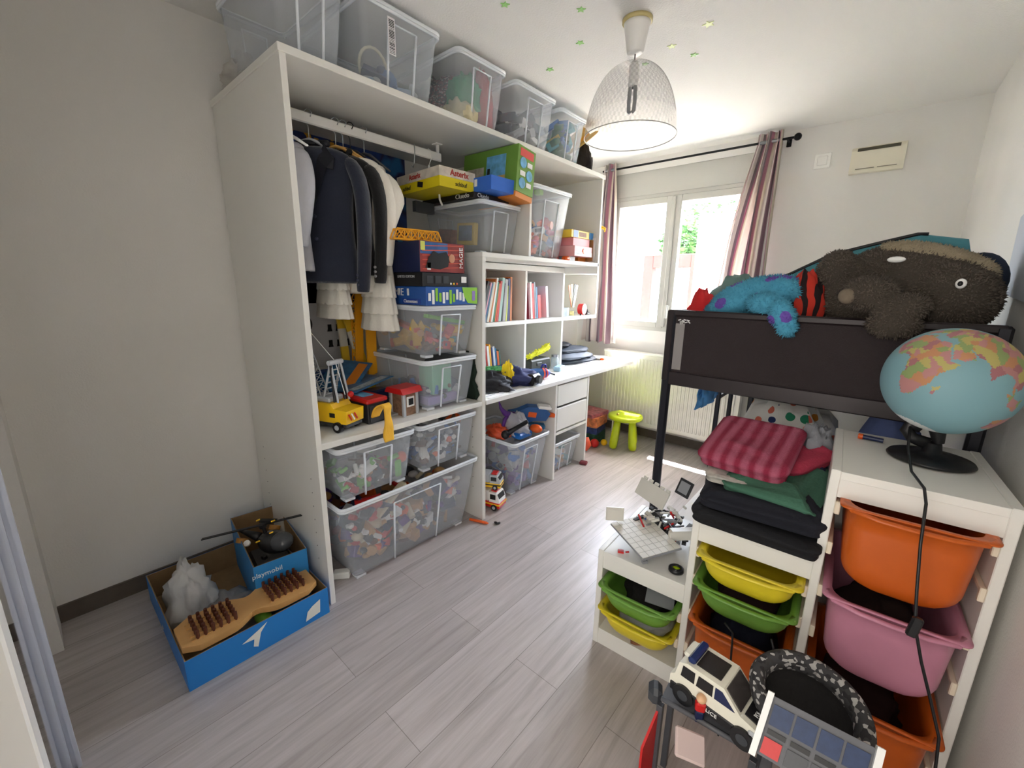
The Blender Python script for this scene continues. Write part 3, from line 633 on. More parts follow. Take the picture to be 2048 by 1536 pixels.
def jacket(name, label, cat, x, y, rz, m, hw=.205, L=.55, th=.085, sleeve=.50, lap=None, btn=None, puff=0., flare=0., ztop=1.965, hemw=0., seed=1):
    o = thing(name, label, cat, (x, y, ztop), rz)
    lv = [(0, .055, .035), (-.012, .10, .055), (-.03, hw*.82, .07), (-.055, hw*.93, th), (-.12, hw*.90, th*1.05), (-.22, hw*.84, th), (-.33, hw*.80, th*.95), (-.44, hw*(.86+flare*.5), th), (-L, hw*(.92+flare), th*1.08)]
    N = 40; vs = []; fs = []
    for k, (z, a, b_) in enumerate(lv):
        for i in range(N):
            t = 2*PI*i/N; c_, s_ = cos(t), sin(t)
            w_ = 1+.05*noise.noise((c_*2+seed, s_*2, z*7))+(.07*sin(t*9+seed)*max(0, -z-.35)/.2 if flare else 0)
            vs.append((a*abs(c_)**.8*(1 if c_ > 0 else -1)*w_, b_*abs(s_)**.8*(1 if s_ > 0 else -1)*w_*.8, z))
    for k in range(len(lv)-1): fs += [(k*N+i, k*N+(i+1) % N, (k+1)*N+(i+1) % N, (k+1)*N+i) for i in range(N)]
    fs += [tuple(range(N))]
    bd = MB().add(vs, fs, 0, True)
    # inner face so the hem is not a paper edge
    body = bd.build('body', m, o); md = body.modifiers.new('t', 'SOLIDIFY'); md.thickness = .004; s_ = body.modifiers.new('s', 'SUBSURF'); s_.levels = 1; s_.render_levels = 1
    for sg in (-1, 1):
        p = [(sg*(hw-.045), 0, -.045), (sg*(hw-.005), -.008, -.085), (sg*(hw+.022), -.014, -.17), (sg*(hw+.025), -.02, -sleeve*.52), (sg*(hw+.02), -.04, -sleeve*.8), (sg*(hw+.012), -.055, -sleeve), (sg*(hw+.012), -.055, -sleeve-.002)]
        r = [.034, .043+puff*.02, .042+puff*.03, .039+puff*.02, .036, .036-puff*.010, .030-puff*.010]
        sl = MB().tube(p, r, 18, flat=.75).build('sleeve', m, o); q = sl.modifiers.new('s', 'SUBSURF'); q.levels = 1; q.render_levels = 1
        if btn:
            for k in range(3): MB().ball((sg*(hw+.012)-.01, -.055-.03, -sleeve+.03+k*.02), (.007, .003, .007), 10).build('cuff_button', btn, o)
    if lap:
        for sg in (-1, 1):
            P = [(sg*.055, -.035, .0), (sg*.105, -.062, -.06), (sg*.10, -.070, -.105), (sg*.075, -.076, -.10), (sg*.01, -.080, -.26), (sg*.0, -.072, -.24), (sg*.03, -.052, -.06)]
            n_ = len(P); Q = [Vector(p_)+Vector((0, -.006, 0)) for p_ in P]
            MB().add([tuple(p_) for p_ in P]+[tuple(q_) for q_ in Q], [tuple(range(n_)), tuple(range(n_, 2*n_))]+[(i, (i+1) % n_, n_+(i+1) % n_, n_+i) for i in range(n_)]).build('lapel', lap, o)
        MB().tube([(.06, -.03, .0), (.045, .02, .02), (0, .04, .026), (-.045, .02, .02), (-.06, -.03, 0)], .014, 8).build('collar', lap, o)
        for k in range(2): MB().ball((.012, -.083, -.29-k*.09), (.008, .004, .008), 10).build('button', btn or black, o)
    return o
navyf = mat('navy_wool', '1b2133', .9, bump=.4, bscale=90, sheen=.3); blackf = mat('black_wool', '141416', .9, bump=.4, bscale=90, sheen=.2)
ivoryf = mat('ivory_cotton', 'e9e5db', .85, bump=.5, bscale=70); greyf = mat('light_grey_cotton', 'b9bac2', .85, bump=.5, bscale=70)
jacket('shirt', 'light grey shirt hanging nearest the left panel', 'shirt', .40, .235, .05, greyf, hw=.16, L=.52, th=.05, sleeve=.42, seed=4)
jacket('suit_jacket', 'navy blue suit jacket on grey hanger, front of the clothes rail', 'jacket', .45, .345, .72, navyf, hw=.175, L=.57, th=.065, sleeve=.60, lap=mat('navy_lapel', '0d101c', .55), btn=mat('navy_button', '2a2f45', .4))
jacket('suit_jacket', 'black jacket on wooden hanger behind the navy jacket', 'jacket', .42, .465, .70, blackf, hw=.165, L=.53, th=.06, sleeve=.56, lap=mat('black_lapel', '0f0f11', .7), btn=mat('grey_button', '8d8d90', .4), seed=3)
jacket('blouse', 'white long sleeved blouse hanging behind the black jacket', 'blouse', .43, .535, .62, ivoryf, hw=.14, L=.62, th=.05, sleeve=.48, flare=.1, seed=5)
jacket('dress', 'white ruffled dress with puffed sleeves, furthest along the rail', 'dress', .41, .605, .5, ivoryf, hw=.115, L=.60, th=.06, sleeve=.34, puff=1.2, flare=.15, ztop=1.955, seed=8)
def skirt(label, x, y, z, w, th, h, seed):
    o = thing('ruffled_skirt', label, 'skirt', (x, y, z), 0)
    for k in range(3):
        m = MB(); N = 60; vs = []
        for j, (zz, s) in enumerate(((0, .85), (-h/3-.02, 1.), (-h/3-.025, .97))):
            for i in range(N):
                t = 2*PI*i/N; q = (s+k*.07)*(1+.05*sin(t*11+seed+k)*(j > 0)); vs.append((w/2*cos(t)*q, th/2*sin(t)*q, zz-k*h/3))
        m.add(vs, [(j*N+i, j*N+(i+1) % N, (j+1)*N+(i+1) % N, (j+1)*N+i) for j in range(2) for i in range(N)]+[tuple(range(N))], 0, True)
        f = m.build('ruffle', ivoryf, o); md = f.modifiers.new('t', 'SOLIDIFY'); md.thickness = .003
    return o
skirt('white ruffled skirt hem below the navy jacket', .36, .42, 1.46, .26, .10, .20, 1)
skirt('long white ruffled skirt hem at right below the blouse', .47, .60, 1.44, .24, .12, .24, 2)
# empty hooks and a loose wire hanger at the end of the rail
tag(MB().tube([(-.018, 0, .0), (-.016, 0, .016), (0, 0, .022), (.016, 0, .016), (.018, 0, -.02), (.012, 0, -.07), (0, .0, -.09), (-.012, 0, -.08)], .0025, 8).build('rail_hook', steelw, None, (.405, .885, 2.09)), 'bare metal hook hanging on the rail right of the dress', 'hook')
tag(MB().tube([(0, 0, .0), (.0, 0, -.03), (.02, .01, -.06), (.045, .02, -.10), (.05, .02, -.17), (.06, .03, -.20)], .006, 8).tube([(-.018, 0, .055), (-.016, 0, .076), (0, 0, .082), (.016, 0, .070), (.014, 0, .03), (0, 0, 0)], .002, 8).build('loose_hanger', wht, None, (.405, .99, 2.03), (0, 0, .4)), 'empty white curved hanger hanging before the yellow board game', 'hanger')
# posters on the wall inside the wardrobe bay
pm, n, l, bs = nodes_mat('blue_poster_print')
tc = n.new('ShaderNodeTexCoord'); vv = n.new('ShaderNodeTexNoise'); vv.inputs['Scale'].default_value = 5; vv.inputs['Detail'].default_value = 3; l.new(tc.outputs['Object'], vv.inputs[0])
pr_ = ramp(n, [(.3, '14204a'), (.48, '1d3f86'), (.58, '241f4e'), (.68, '2a6fae')]); l.new(vv.outputs[0], pr_.inputs[0]); l.new(pr_.outputs[0], bs.inputs[0]); bs.inputs['Roughness'].default_value = .45
po_ = thing('poster', 'dark blue poster with yellow lettering on wall behind the hanging clothes', 'poster', (.001, .75, 1.95))
MB().bb(0, .002, -.33, .37, -.66, .27, bev=.0005).build('sheet', pm, po_)
letters('Qui...', .17, (.0035, -.15, .16), FXP, mat('poster_yellow', 'd79b21', .5), po_, bold=.004)
m = MB(); random.seed(12)
for k in range(12): m.cyl((.002, random.uniform(-.1, .34), random.uniform(-.6, .1)), (.0028, random.uniform(-.1, .34), random.uniform(-.6, .1)), .012, n=12) if 0 else m.box((.0028, random.uniform(-.05, .33), random.uniform(-.6, .05)), (.0012, random.uniform(.02, .07), random.uniform(.02, .08)), (random.uniform(-1, 1), 0, 0))
m.build('printed_shapes', mat('poster_teal', '2f8fc0', .5), po_)
ps = thing('instruction_sheet', 'white sheet with small black diagrams low on the wardrobe wall', 'poster', (.001, .56, 1.10))
MB().bb(0, .002, -.14, .16, -.17, .30, bev=.0005).build('sheet', mat('grey_white_paper', 'cfcfd2', .7), ps)
for i in range(3):
    for j in range(2): MB().prism([(-.011, -.004), (-.015, -.02), (.015, -.02), (.011, -.004), (.011, .02), (-.011, .02)], .001, Matrix(((0, 0, 1, .0025), (1, 0, 0, i*.05), (0, 1, 0, .05-j*.09), (0, 0, 0, 1)))).build('diagram', black, ps)
board('storage_case', 'dark blue boxed set standing against the wall at the back of low shelf', (.07, .56, .84), (0, .1, 0), (.06, .30, .165), mat('royal_card', '1c4f96', .5), 'box')
# ================================================================ boxes stacked on the shelf bins
def gamebox(label, x0, x1, y0, y1, z0, z1, m, sidem=None, rz=0, cat='game box', bottom=None, frac=.5, group='game boxes in the shelving'):
    o = thing('game_box', label, cat, ((x0+x1)/2, (y0+y1)/2, z0), rz, group)
    hx, hy, h = (x1-x0)/2, (y1-y0)/2, z1-z0
    if bottom:
        MB().bb(-hx+.002, hx-.002, -hy+.002, hy-.002, 0, h*frac, bev=.001).build('box_base', bottom, o)
        MB().bb(-hx, hx, -hy, hy, h*frac, h, bev=.0015).build('box_lid', m, o)
    else: MB().bb(-hx, hx, -hy, hy, 0, h, bev=.0015).build('carton', m, o)
    return o, hx, hy, h
def decal(o, face, a0, a1, z0, z1, hx, hy, m, name='printed_panel', d=.0012):
    """flat printed panel on the +x ('x') or -y ('y') face, a along the face"""
    if face == 'x': q = MB().bb(hx, hx+d, a0, a1, z0, z1)
    else: q = MB().bb(a0, a1, -hy-d, -hy, z0, z1)
    return q.build(name, m, o)
bluec = mat('blue_card', '1e57a8', .4); darkc = mat('black_card', '17171b', .4); navyc = mat('deep_blue_card', '14204a', .4); paperw = mat('white_card', 'e8e8e2', .7)
limec = mat('lime_print', '8fce2b', .5); redc = mat('red_card', 'b8342b', .5); yelc = mat('bright_yellow_card', 'ecd81c', .5); grnc = mat('grass_card', '6f9a3c', .5); orc = mat('orange_card', 'd9822a', .5)
skyc = mat('sky_print', '6fb4dc', .5, var=.3, vscale=25); lightb = mat('light_blue_card', '3f8fd8', .5)
wtxt = mat('white_print', 'f2f2f0', .6)
o, hx, hy, h = gamebox('blue chemistry set box lying on the upper stacked bin', .25, .735, .69, 1.03, 1.302, 1.392, bluec)
letters('CHIMIE', .052, (-.02, -hy-.001, .06), FYM, wtxt, o); letters('Clementoni', .024, (.12, -hy-.0025, .017), FYM, wtxt, o)
decal(o, 'y', .05, .20, .004, .03, hx, hy, mat('royal_print', '173f9c', .5))
random.seed(4)
for k in range(5): MB().box((random.choice((-.13, -.08, .02, .10, .17)), -hy-.0012, .062), (.016, .001, .034), (0, random.uniform(-.6, .6), 0)).build('printed_flask', random.choice([wtxt, skyc, green]), o)
for k in range(11): MB().box((hx+.0008, -.15+k*.022, .045+random.uniform(-.01, .01)), (.0012, .015, random.uniform(.03, .07))).build('printed_bottle', random.choice([wtxt, skyc, limec, wtxt]), o)
MB().prism([(.06, .088), (.075, .04), (.10, .008), (.168, .002), (.168, .088)], .0015, Matrix(((0, 0, 1, hx), (1, 0, 0, 0), (0, 1, 0, 0), (0, 0, 0, 1)))).build('printed_corner', limec, o)
MB().box((hx+.002, .14, .045), (.001, .022, .05), bev=.004).build('printed_badge', lilac, o)
o, hx, hy, h = gamebox('flat black game box between the blue box and the magic set', .30, .725, .68, .97, 1.393, 1.458, darkc)
letters('LIMITED EDITION', .018, (.08, -hy-.001, .045), FYM, lgrey, o); decal(o, 'x', .10, .135, .02, .05, hx, hy, wtxt)
for k, mm_ in enumerate((wtxt, yellow, orange)): MB().ball((hx, .03+k*.02, .014), (.001, .006, .006), 10).build('printed_dot', mm_, o)
for k in range(3): decal(o, 'x', -.12+k*.05, -.085+k*.05, .015, .05, hx, hy, dgrey)
o, hx, hy, h = gamebox('tall magic set box with red and blue cover under the yellow crane arm', .28, .715, .675, .955, 1.459, 1.602, navyc)
decal(o, 'x', -.139, .139, .002, .141, hx, hy, mat('magic_red_print', '8f2a26', .45, var=.35, vscale=14))
decal(o, 'x', -.137, .03, .085, .139, hx, hy, mat('magic_blue_print', '2c5f9e', .45, var=.3, vscale=14), d=.0014)
for k in range(6): MB().box((hx+.0018, .0, .022+k*.021), (.001, .255, .004), (.06, 0, 0)).build('printed_ray', mat('bright_ray', 'd0503a', .5), o)
MB().prism([(-.11, .02), (-.09, .07), (-.06, .10), (-.03, .09), (.02, .10), (.04, .07), (.03, .03), (-.02, .015)], .001, Matrix(((0, 0, 1, hx+.002), (1, 0, 0, 0), (0, 1, 0, 0), (0, 0, 0, 1)))).build('printed_figure', darkc, o)
MB().ball((hx+.003, .055, .07), (.001, .02, .022), 12).build('printed_face', mat('skin_print', 'c98d6b', .6), o)
decal(o, 'x', -.135, -.11, .10, .14, hx, hy, mat('note_yellow', 'd9e06a', .6), d=.003); decal(o, 'x', -.10, -.078, .012, .045, hx, hy, wtxt, d=.003)
letters('MAGIE', .035, (hx+.003, .118, .075), (PI/2, -PI/2, PI/2), wtxt, o); letters('SC', .03, (-.03, -hy-.001, .11), FYM, mat('pinkish_print', 'e0a0a0', .6), o)
# yellow lattice crane arm
def lattice(name, label, loc, rot, Ln, w_, h_, m, nseg=6, tip=True, cat='toy crane arm'):
    b_ = MB(); t = .006
    for y in (-w_/2, w_/2): b_.box((Ln/2, y, 0), (Ln, t, t)).box((Ln/2, y, h_), (Ln*.84, t, t))
    for k in range(nseg):
        x0, x1 = Ln*.84*k/nseg+Ln*.08, Ln*.84*(k+1)/nseg+Ln*.08
        for y in (-w_/2, w_/2):
            b_.cyl((x0, y, 0), (x1, y, h_), t*.5, n=6).cyl((x0, y, h_), (x1, y, 0), t*.5, n=6).cyl((x1, y, 0), (x1, y, h_), t*.5, n=6)
        b_.cyl((x0, -w_/2, 0), (x1, w_/2, 0), t*.5, n=6)
    for y in (-w_/2, w_/2): b_.cyl((Ln*.92, y, h_), (Ln, y, 0), t*.6, n=6).cyl((Ln*.08, y, h_), (0, y, 0), t*.6, n=6)
    b_.box((Ln/2, 0, -.002), (Ln, w_, .004))
    return tag(b_.build(name, m, None, loc, rot), label, cat)
amber = plastic('amber_plastic', 'f0a81c')
lattice('crane_arm', 'amber yellow lattice toy crane arm lying on the magic set box', (.63, .585, 1.606), (0, 0, 1.40), .25, .040, .045, amber)
# ================================================================ board games on the upper bin
o, hx, hy, h = gamebox('black game box at the very bottom of the board game pile', .22, .66, 1.08, 1.36, 1.857, 1.884, darkc)
letters('Cluedo', .034, (.13, -hy-.001, .013), FYM, wtxt, o, sx=1.1)
letters('Cluedo', .030, (hx+.001, -.07, .013), FXP, wtxt, o)
tag(MB().bb(.30, .33, .95, 1.08, 1.80, 1.856).build('game_box_prop', dgrey), 'dark strip of cardboard under the overhanging yellow game', 'cardboard')
o, hx, hy, h = gamebox('yellow based board game with white lid, overhanging left of the upper bin', .22, .62, .90, 1.135, 1.886, 1.982, mat('cream_print', 'dcd3c6', .5, var=.2, vscale=22), bottom=yelc, frac=.52, rz=-.06)
letters('Asterix', .040, (hx+.001, .01, .073), FXP, redc, o, bold=.001); letters('Asterix', .036, (-.02, -hy-.001, .073), FYM, redc, o, bold=.001)
MB().box((.03, -hy-.001, .028), (.05, .0012, .026), (0, .2, 0), bev=.0005).build('printed_shape', darkc, o)
letters('schbuf', .030, (-.10, -hy-.001, .024), FYM, darkc, o); letters('schbuf', .030, (hx+.001, .02, .024), FXP, darkc, o)
o, hx, hy, h = gamebox('bright blue board game box right of the yellow one', .36, .765, 1.115, 1.335, 1.887, 1.958, mat('vivid_blue_card', '2f6fd6', .4), rz=-.04)
for k, mm_ in enumerate((redc, orange, orange, wtxt)): MB().box((.0+k*.035-.02, -hy-.001, .045), (.022, .0012, .035)).build('printed_tile', mm_, o)
letters('UNO', .026, (-.11, -hy-.001, .035), FYM, wtxt, o)
o, hx, hy, h = gamebox('big green illustrated game box leaning at right of the board games', .36, .765, 1.375, 1.535, 1.862, 2.10, grnc, rz=.05)
o.rotation_euler = (-.10, .0, .05); o.location = (.575, 1.33, 1.90)
o.location.y = 1.345
MB().bb(-hx+.002, hx-.002, -hy+.002, hy-.002, -.03, -.001, bev=.001).build('box_base', orc, o)
decal(o, 'y', -.02, .12, .03, .20, hx, hy, skyc, d=.002); decal(o, 'y', -.02, .12, .03, .09, hx, hy, mat('sand_print', 'd9b06a', .6), d=.003)
MB().box((.0, -hy-.004, .09), (.02, .001, .09), bev=.0004).build('printed_figure', darkc, o)
decal(o, 'y', -.17, -.04, .02, .15, hx, hy, mat('pale_print', 'b8b09c', .6, var=.3, vscale=30), d=.002)
decal(o, 'x', -.06, .06, .185, .225, hx, hy, mat('coral_print', 'd9534a', .6), d=.002)
for a_, z_ in ((-.03, .155), (.03, .10), (-.03, .05)): MB().cyl((hx, a_, z_), (hx+.003, a_, z_), .028, n=24, smooth=False).build('printed_disc', skyc, o); MB().box((hx+.0015, -a_, z_), (.002, .045, .025)).build('printed_caption', wtxt, o)
# packs in the right bay
o, hx, hy, h = gamebox('yellow and blue pack of cards at top of the right bay pile', .50, .70, 1.96, 2.25, 1.735, 1.785, mat('yellow_pack', 'e0bf3a', .5), cat='box')
decal(o, 'x', -.12, -.06, .002, .048, hx, hy, bluec); decal(o, 'x', .085, .14, .002, .048, hx, hy, lightb); MB().box((hx+.001, 0, .025), (.001, .09, .03)).build('printed_scene', mat('brown_print', '8a5a2c', .6, var=.4, vscale=60), o)
o, hx, hy, h = gamebox('pink box in the right bay under the yellow pack', .48, .70, 1.985, 2.20, 1.682, 1.734, mat('pink_card', 'e08f94', .5), cat='box')
o, hx, hy, h = gamebox('white and pink tray box beneath the pink box', .46, .715, 1.985, 2.215, 1.612, 1.681, mat('pale_pink_card', 'e9b0b0', .5), cat='box')
decal(o, 'x', -.114, .114, .002, .03, hx, hy, wtxt); MB().ball((hx, 0, .035), (.003, .02, .02), 10).build('printed_orange', orange, o)
for a_ in (-.07, .07): decal(o, 'x', a_-.02, a_+.02, .01, .022, hx, hy, dgrey, d=.002)
o, hx, hy, h = gamebox('yellow ochre carton on the right bay floor', .50, .66, 2.13, 2.22, 1.576, 1.611, orc, cat='box')
o, hx, hy, h = gamebox('small white carton propping the pink boxes', .50, .66, 2.00, 2.08, 1.576, 1.611, lgrey, cat='box')
board('red_carton', 'tall red carton standing left of the pink boxes', (.55, 1.965, 1.66), (0, 0, 0), (.08, .03, .165), redc, 'box')
tag(MB().box((0, 0, 0), (.05, .05, .03), bev=.01).build('orange_toy', orange, None, (.665, 1.955, 1.592)), 'small orange toy on floor of the right bay', 'toy')
pf = thing('photo_frame', 'white empty frame leaning against the right panel of upper bay', 'frame', (.60, 2.245, 1.577))
MB().bb(-.10, .12, -.006, .006, 0, .012).bb(-.10, .12, -.006, .006, .16, .172).bb(-.10, -.088, -.006, .006, .012, .16).bb(.108, .12, -.006, .006, .012, .16).build('frame', whitem, pf)
MB().bb(-.088, .108, .002, .004, .012, .16).build('backing', tan, pf)
tag(MB().tube([(0, 0, 0), (.01, .02, .0), (.03, .03, -.01), (.035, .02, -.03)], [.008, .012, .010, .006]).build('yellow_clip', yellow, None, (.72, 2.292, 1.83)), 'small yellow toy clipped to the window end panel', 'toy')
# ================================================================ books
BK = [0]
def book(y, z, h, d, t, lean, color, xf, label, group='books in the hutch', cells=None):
    c = mat('cover_'+color, color, .5); o = thing('book', label, 'book', (xf, y, z), 0, group, (lean, 0, 0))
    MB().bb(-d, 0, 0, .0022, 0, h).bb(-d, 0, t-.0022, t, 0, h).bb(-.0022, 0, .0022, t-.0022, 0, h).build('cover', c, o)
    MB().bb(-d+.003, -.0022, .0022, t-.0022, .003, h-.003).build('pages', mat('page_cream', 'e6e0d0', .8), o)
    return o
CN = {'1c1c20': 'black', '3a3f48': 'charcoal', 'd7a0b4': 'pale pink', '2a5d80': 'steel blue', 'd8d2c2': 'cream', 'ecece8': 'white', '2f7a56': 'green', 'd96a2b': 'orange', 'c8322c': 'red', '9fc0b8': 'pale aqua',
      'a8a8aa': 'grey', 'd4dc6a': 'yellow green', '24296a': 'dark blue', 'b5602a': 'rust', '7a2030': 'maroon', 'e01f1f': 'scarlet', '1f6f9a': 'teal blue', 'e9e4f0': 'lilac white', '8f98a8': 'blue grey', 'c06a2a': 'brown orange', '15756a': 'teal', 'f0b030': 'amber', 'c8d0da': 'silver blue'}
def row(y, z, xf, specs, where, pivot=1):
    for (c, h, t, ln, adj) in specs:
        t *= 1.22; h *= 1.06
        book(y, z+ (t*sin(abs(ln)) if ln > 0 else 0)*1.0, h, .17, t, -ln, c, xf, '%s %s book, %s' % (adj, CN[c], where))
        y += t/cos(ln)+.0035
R1 = [('1c1c20', .26, .010, .30, 'thin'), ('3a3f48', .23, .012, .30, 'slim leaning'), ('d7a0b4', .25, .008, .28, 'very thin'), ('2a5d80', .245, .013, .27, 'leaning'), ('d8d2c2', .25, .016, .25, 'thick'), ('c06a2a', .27, .010, .22, 'tall'), ('ecece8', .275, .012, .20, 'tall thin'),
      ('2f7a56', .25, .012, .18, 'leaning'), ('d96a2b', .24, .008, .17, 'thin'), ('c8322c', .255, .015, .16, 'large'), ('9fc0b8', .275, .020, .14, 'tall thick'), ('1c1c20', .24, .010, .12, 'short'), ('a8a8aa', .265, .022, .09, 'thick'), ('d4dc6a', .225, .010, .08, 'shorter'), ('24296a', .27, .020, .03, 'tall upright'), ('c06a2a', .28, .016, .0, 'upright end'), ]
row(1.345, 1.164, .43, R1, 'in the upper left hutch compartment')
R2 = [('7a2030', .26, .018, 'upright thick', .02), ('ecece8', .265, .020, 'tall', .0), ('e01f1f', .255, .020, 'leaning thick', 0), ('8f98a8', .265, .014, 'thin tall', 0), ('1f6f9a', .23, .018, 'short', 0), ('e01f1f', .17, .034, 'squat thick', 0)]
y = 1.86
for c, h, t, adj, _ in R2: book(y, 1.164+t*sin(.10), h, .17, t, .10, c, .43, '%s %s book, in the upper middle hutch compartment' % (adj, CN[c])); y += t+.004
book(2.075, 1.168, .235, .16, .026, .12, 'e9e4f0', .43, 'lilac white book standing apart at the right of middle compartment')
R3 = [('c8322c', .17, .012, 'short'), ('7a2030', .20, .014, 'leaning'), ('a8a8aa', .21, .016, 'tall'), ('c8322c', .21, .010, 'thin tall'), ('ecece8', .20, .018, 'thick'), ('f0b030', .21, .012, 'leaning'), ('24296a', .19, .010, 'thin'), ('c8d0da', .195, .018, 'thick'), ('1f6f9a', .185, .010, 'thin'), ('d96a2b', .165, .018, 'short'), ('15756a', .17, .008, 'very thin')]
y = 1.40
for c, h, t, adj in R3: h *= 1.2; t *= 1.1; book(y, .757+t*sin(.13), h, .14, t, .13, c, .40, '%s %s paperback, in the lower left hutch compartment' % (adj, CN[c])); y += t+.004
# third hutch compartment
tag(MB().lathe([(0, 0), (.035, 0), (.036, .07), (.033, .07), (.032, .004), (0, .004)], 24).build('glass_jar', clear('pale_blue_glass', (.75, .85, .95), .35, .1), None, (.40, 2.36, 1.164)), 'pale blue glass jar at the left of right hutch compartment', 'jar')
tag(MB().bb(-.006, .006, -.012, .012, 0, .12, bev=.003).build('highlighter', mat('fluo_yellow', 'd9ea25', .4), None, (.33, 2.36, 1.168)), 'fluorescent yellow stick standing behind the glass jar', 'pen')
fan = thing('paper_fan', 'half opened fan of orange, cream and black strips in right compartment', 'fan', (.38, 2.50, 1.20), 0, None, (0, 0, 0))
for k, (c_, a_) in enumerate(((orange, -.30), (mat('cream_strip', 'e8dcae', .6), -.14), (black, .12), (wht, .26))):
    MB().box((k*.003, sin(a_)*.10, .02+cos(a_)*.11), (.004, .026, .19), (-a_, 0, 0)).build('strip', c_, fan)
MB().lathe([(0, -.036), (.02, -.036), (.018, .0), (.0, .0)], 16).build('base', mat('ivory_base', 'e6d99a', .5), fan)
ck = thing('alarm_clock', 'small red round clock with white face on right hutch compartment', 'clock', (.42, 2.60, 1.164), .1)
MB().cyl((-.025, 0, .052), (.02, 0, .052), .046, n=28).build('case', red, ck); MB().cyl((.02, 0, .052), (.023, 0, .052), .034, n=28).build('dial', wht, ck)
MB().cyl((.023, 0, .052), (.0245, 0, .052), .012, n=16).build('dial_centre', lgrey, ck)
for s_ in (-1, 1): MB().cyl((0, s_*.025, .012), (0, s_*.032, 0), .006).build('foot', black, ck)
tag(MB().box((0, 0, .012), (.05, .05, .024), bev=.006).ball((0, 0, .035), .018).build('small_toy', black, None, (.40, 2.70, 1.164)), 'tiny black toy right of the red clock', 'toy')
ou = thing('wall_socket', 'triple white wall socket behind the books in lower left compartment', 'socket', (.068, 1.52, 1.06))
for k in range(3):
    MB().bb(-.002, .008, -.10+k*.07, -.035+k*.07, -.035, .035, bev=.003).cyl((.008, -.0675+k*.07, 0), (.009, -.0675+k*.07, 0), .022, n=20).build('socket_plate', mat('socket_grey', 'c4c4c2', .5), ou)
# ================================================================ desk clutter
DZ = .7555
blackn = mat('black_nylon', '1f1d22', .7, bump=.7, bscale=30); navyn = mat('navy_nylon', '2a3263', .7, bump=.8, bscale=25)
cloth('crumpled_jacket', 'crumpled black jacket on the desk beside the shelving divider', 'jacket', (.50, 1.33, DZ), (.17, .14, .075), blackn, 12, amp=.35, crease=1, fr=2.2)
cloth('crumpled_cloth', 'navy crumpled cloth on desk between the black jacket and bottle', 'cloth', (.52, 1.56, DZ), (.17, .13, .08), navyn, 14, amp=.35, crease=1, fr=2.2)
cloth('green_scarf', 'green and yellow scarf lying over the books on the desk', 'scarf', (.46, 1.42, .835), (.06, .12, .025), mat('green_scarf_cloth', '2f7a3a', .9, bump=1, bscale=50, var=.3, vscale=40), 16, amp=.4)
cloth('yellow_scarf', 'yellow cloth hanging between black and navy heaps on desk', 'scarf', (.57, 1.47, DZ+.02), (.05, .035, .10), mat('yellow_cloth', 'e8c81c', .9, bump=1, bscale=40), 17, amp=.4)
bt = thing('toy_blaster', 'blue cylindrical bottle with coral rings lying on the desk', 'bottle', (.60, 1.73, DZ+.042), .0, None, (0, 0, 1.25))
MB().cyl((-.11, 0, 0), (.05, 0, 0), .038, n=28).build('body', mat('petrol_blue', '2a5f9c', .35), bt)
MB().cyl((.05, 0, 0), (.064, 0, 0), .040, n=28).build('ring', mat('coral', 'f0603f', .4), bt); MB().cyl((.078, 0, 0), (.088, 0, 0), .036, n=28).build('ring', mat('coral', 'f0603f', .4), bt)
MB().cyl((.064, 0, 0), (.078, 0, 0), .036, n=28).cyl((.088, 0, 0), (.115, 0, 0), .035, .02, n=28).build('cap', mat('deep_cobalt', '1f2f9c', .4), bt); MB().cyl((.115, 0, 0), (.17, 0, -.02), .007).build('spout', dgrey, bt)
MB().tube([(.05, 0, .038), (.06, 0, .06), (.085, 0, .06), (.09, 0, .038)], .007).build('handle', mat('deep_cobalt', '1f2f9c', .4), bt)
cm = thing('black_camera', 'black camera case at the desk edge in front of the bottle', 'camera', (.665, 1.60, DZ), .2)
MB().bb(-.05, .05, -.06, .06, 0, .075, bev=.015).build('body', black, cm); MB().cyl((.05, 0, .04), (.075, 0, .04), .028, n=24).build('lens', dgrey, cm)
# open papers
for i, (x_, y_, a_, c_, lb_) in enumerate(((.63, 1.20, .1, 'ecebea', 'white printed paper at the left front corner of desk'), (.60, 1.34, -.1, 'e6e4ee', 'white drawing sheet on the desk in front of the heaps'),
        (.60, 2.35, .2, 'f0f0ee', 'white paper on desk right of the drawers'), (.56, 2.62, -.2, 'e3e6ee', 'pale sheet with grey print near the window end of desk'), (.62, 2.82, .3, 'f2f1ee', 'white card lying at the rounded window end of desk'))):
    o = thing('paper_sheet', lb_, 'paper', (x_, y_, DZ+.0005+i*.0004), a_)
    MB().bb(-.10, .10, -.075, .075, 0, .0015).build('sheet', mat('paper_'+c_, c_, .8), o)
    m = MB(); random.seed(i+40)
    for k in range(6): m.box((-.07+k*.025, random.uniform(-.02, .02), .0019), (.006, random.uniform(.04, .09), .0006))
    m.build('print', mat('print_grey', '8a8aa0', .7), o)
tag(MB().box((0, 0, 0), (.10, .014, .006), bev=.002).build('pen', dgrey, None, (.66, 1.22, DZ+.0055), (0, 0, 1.2)), 'dark grey pen on the paper at desk corner', 'pen')
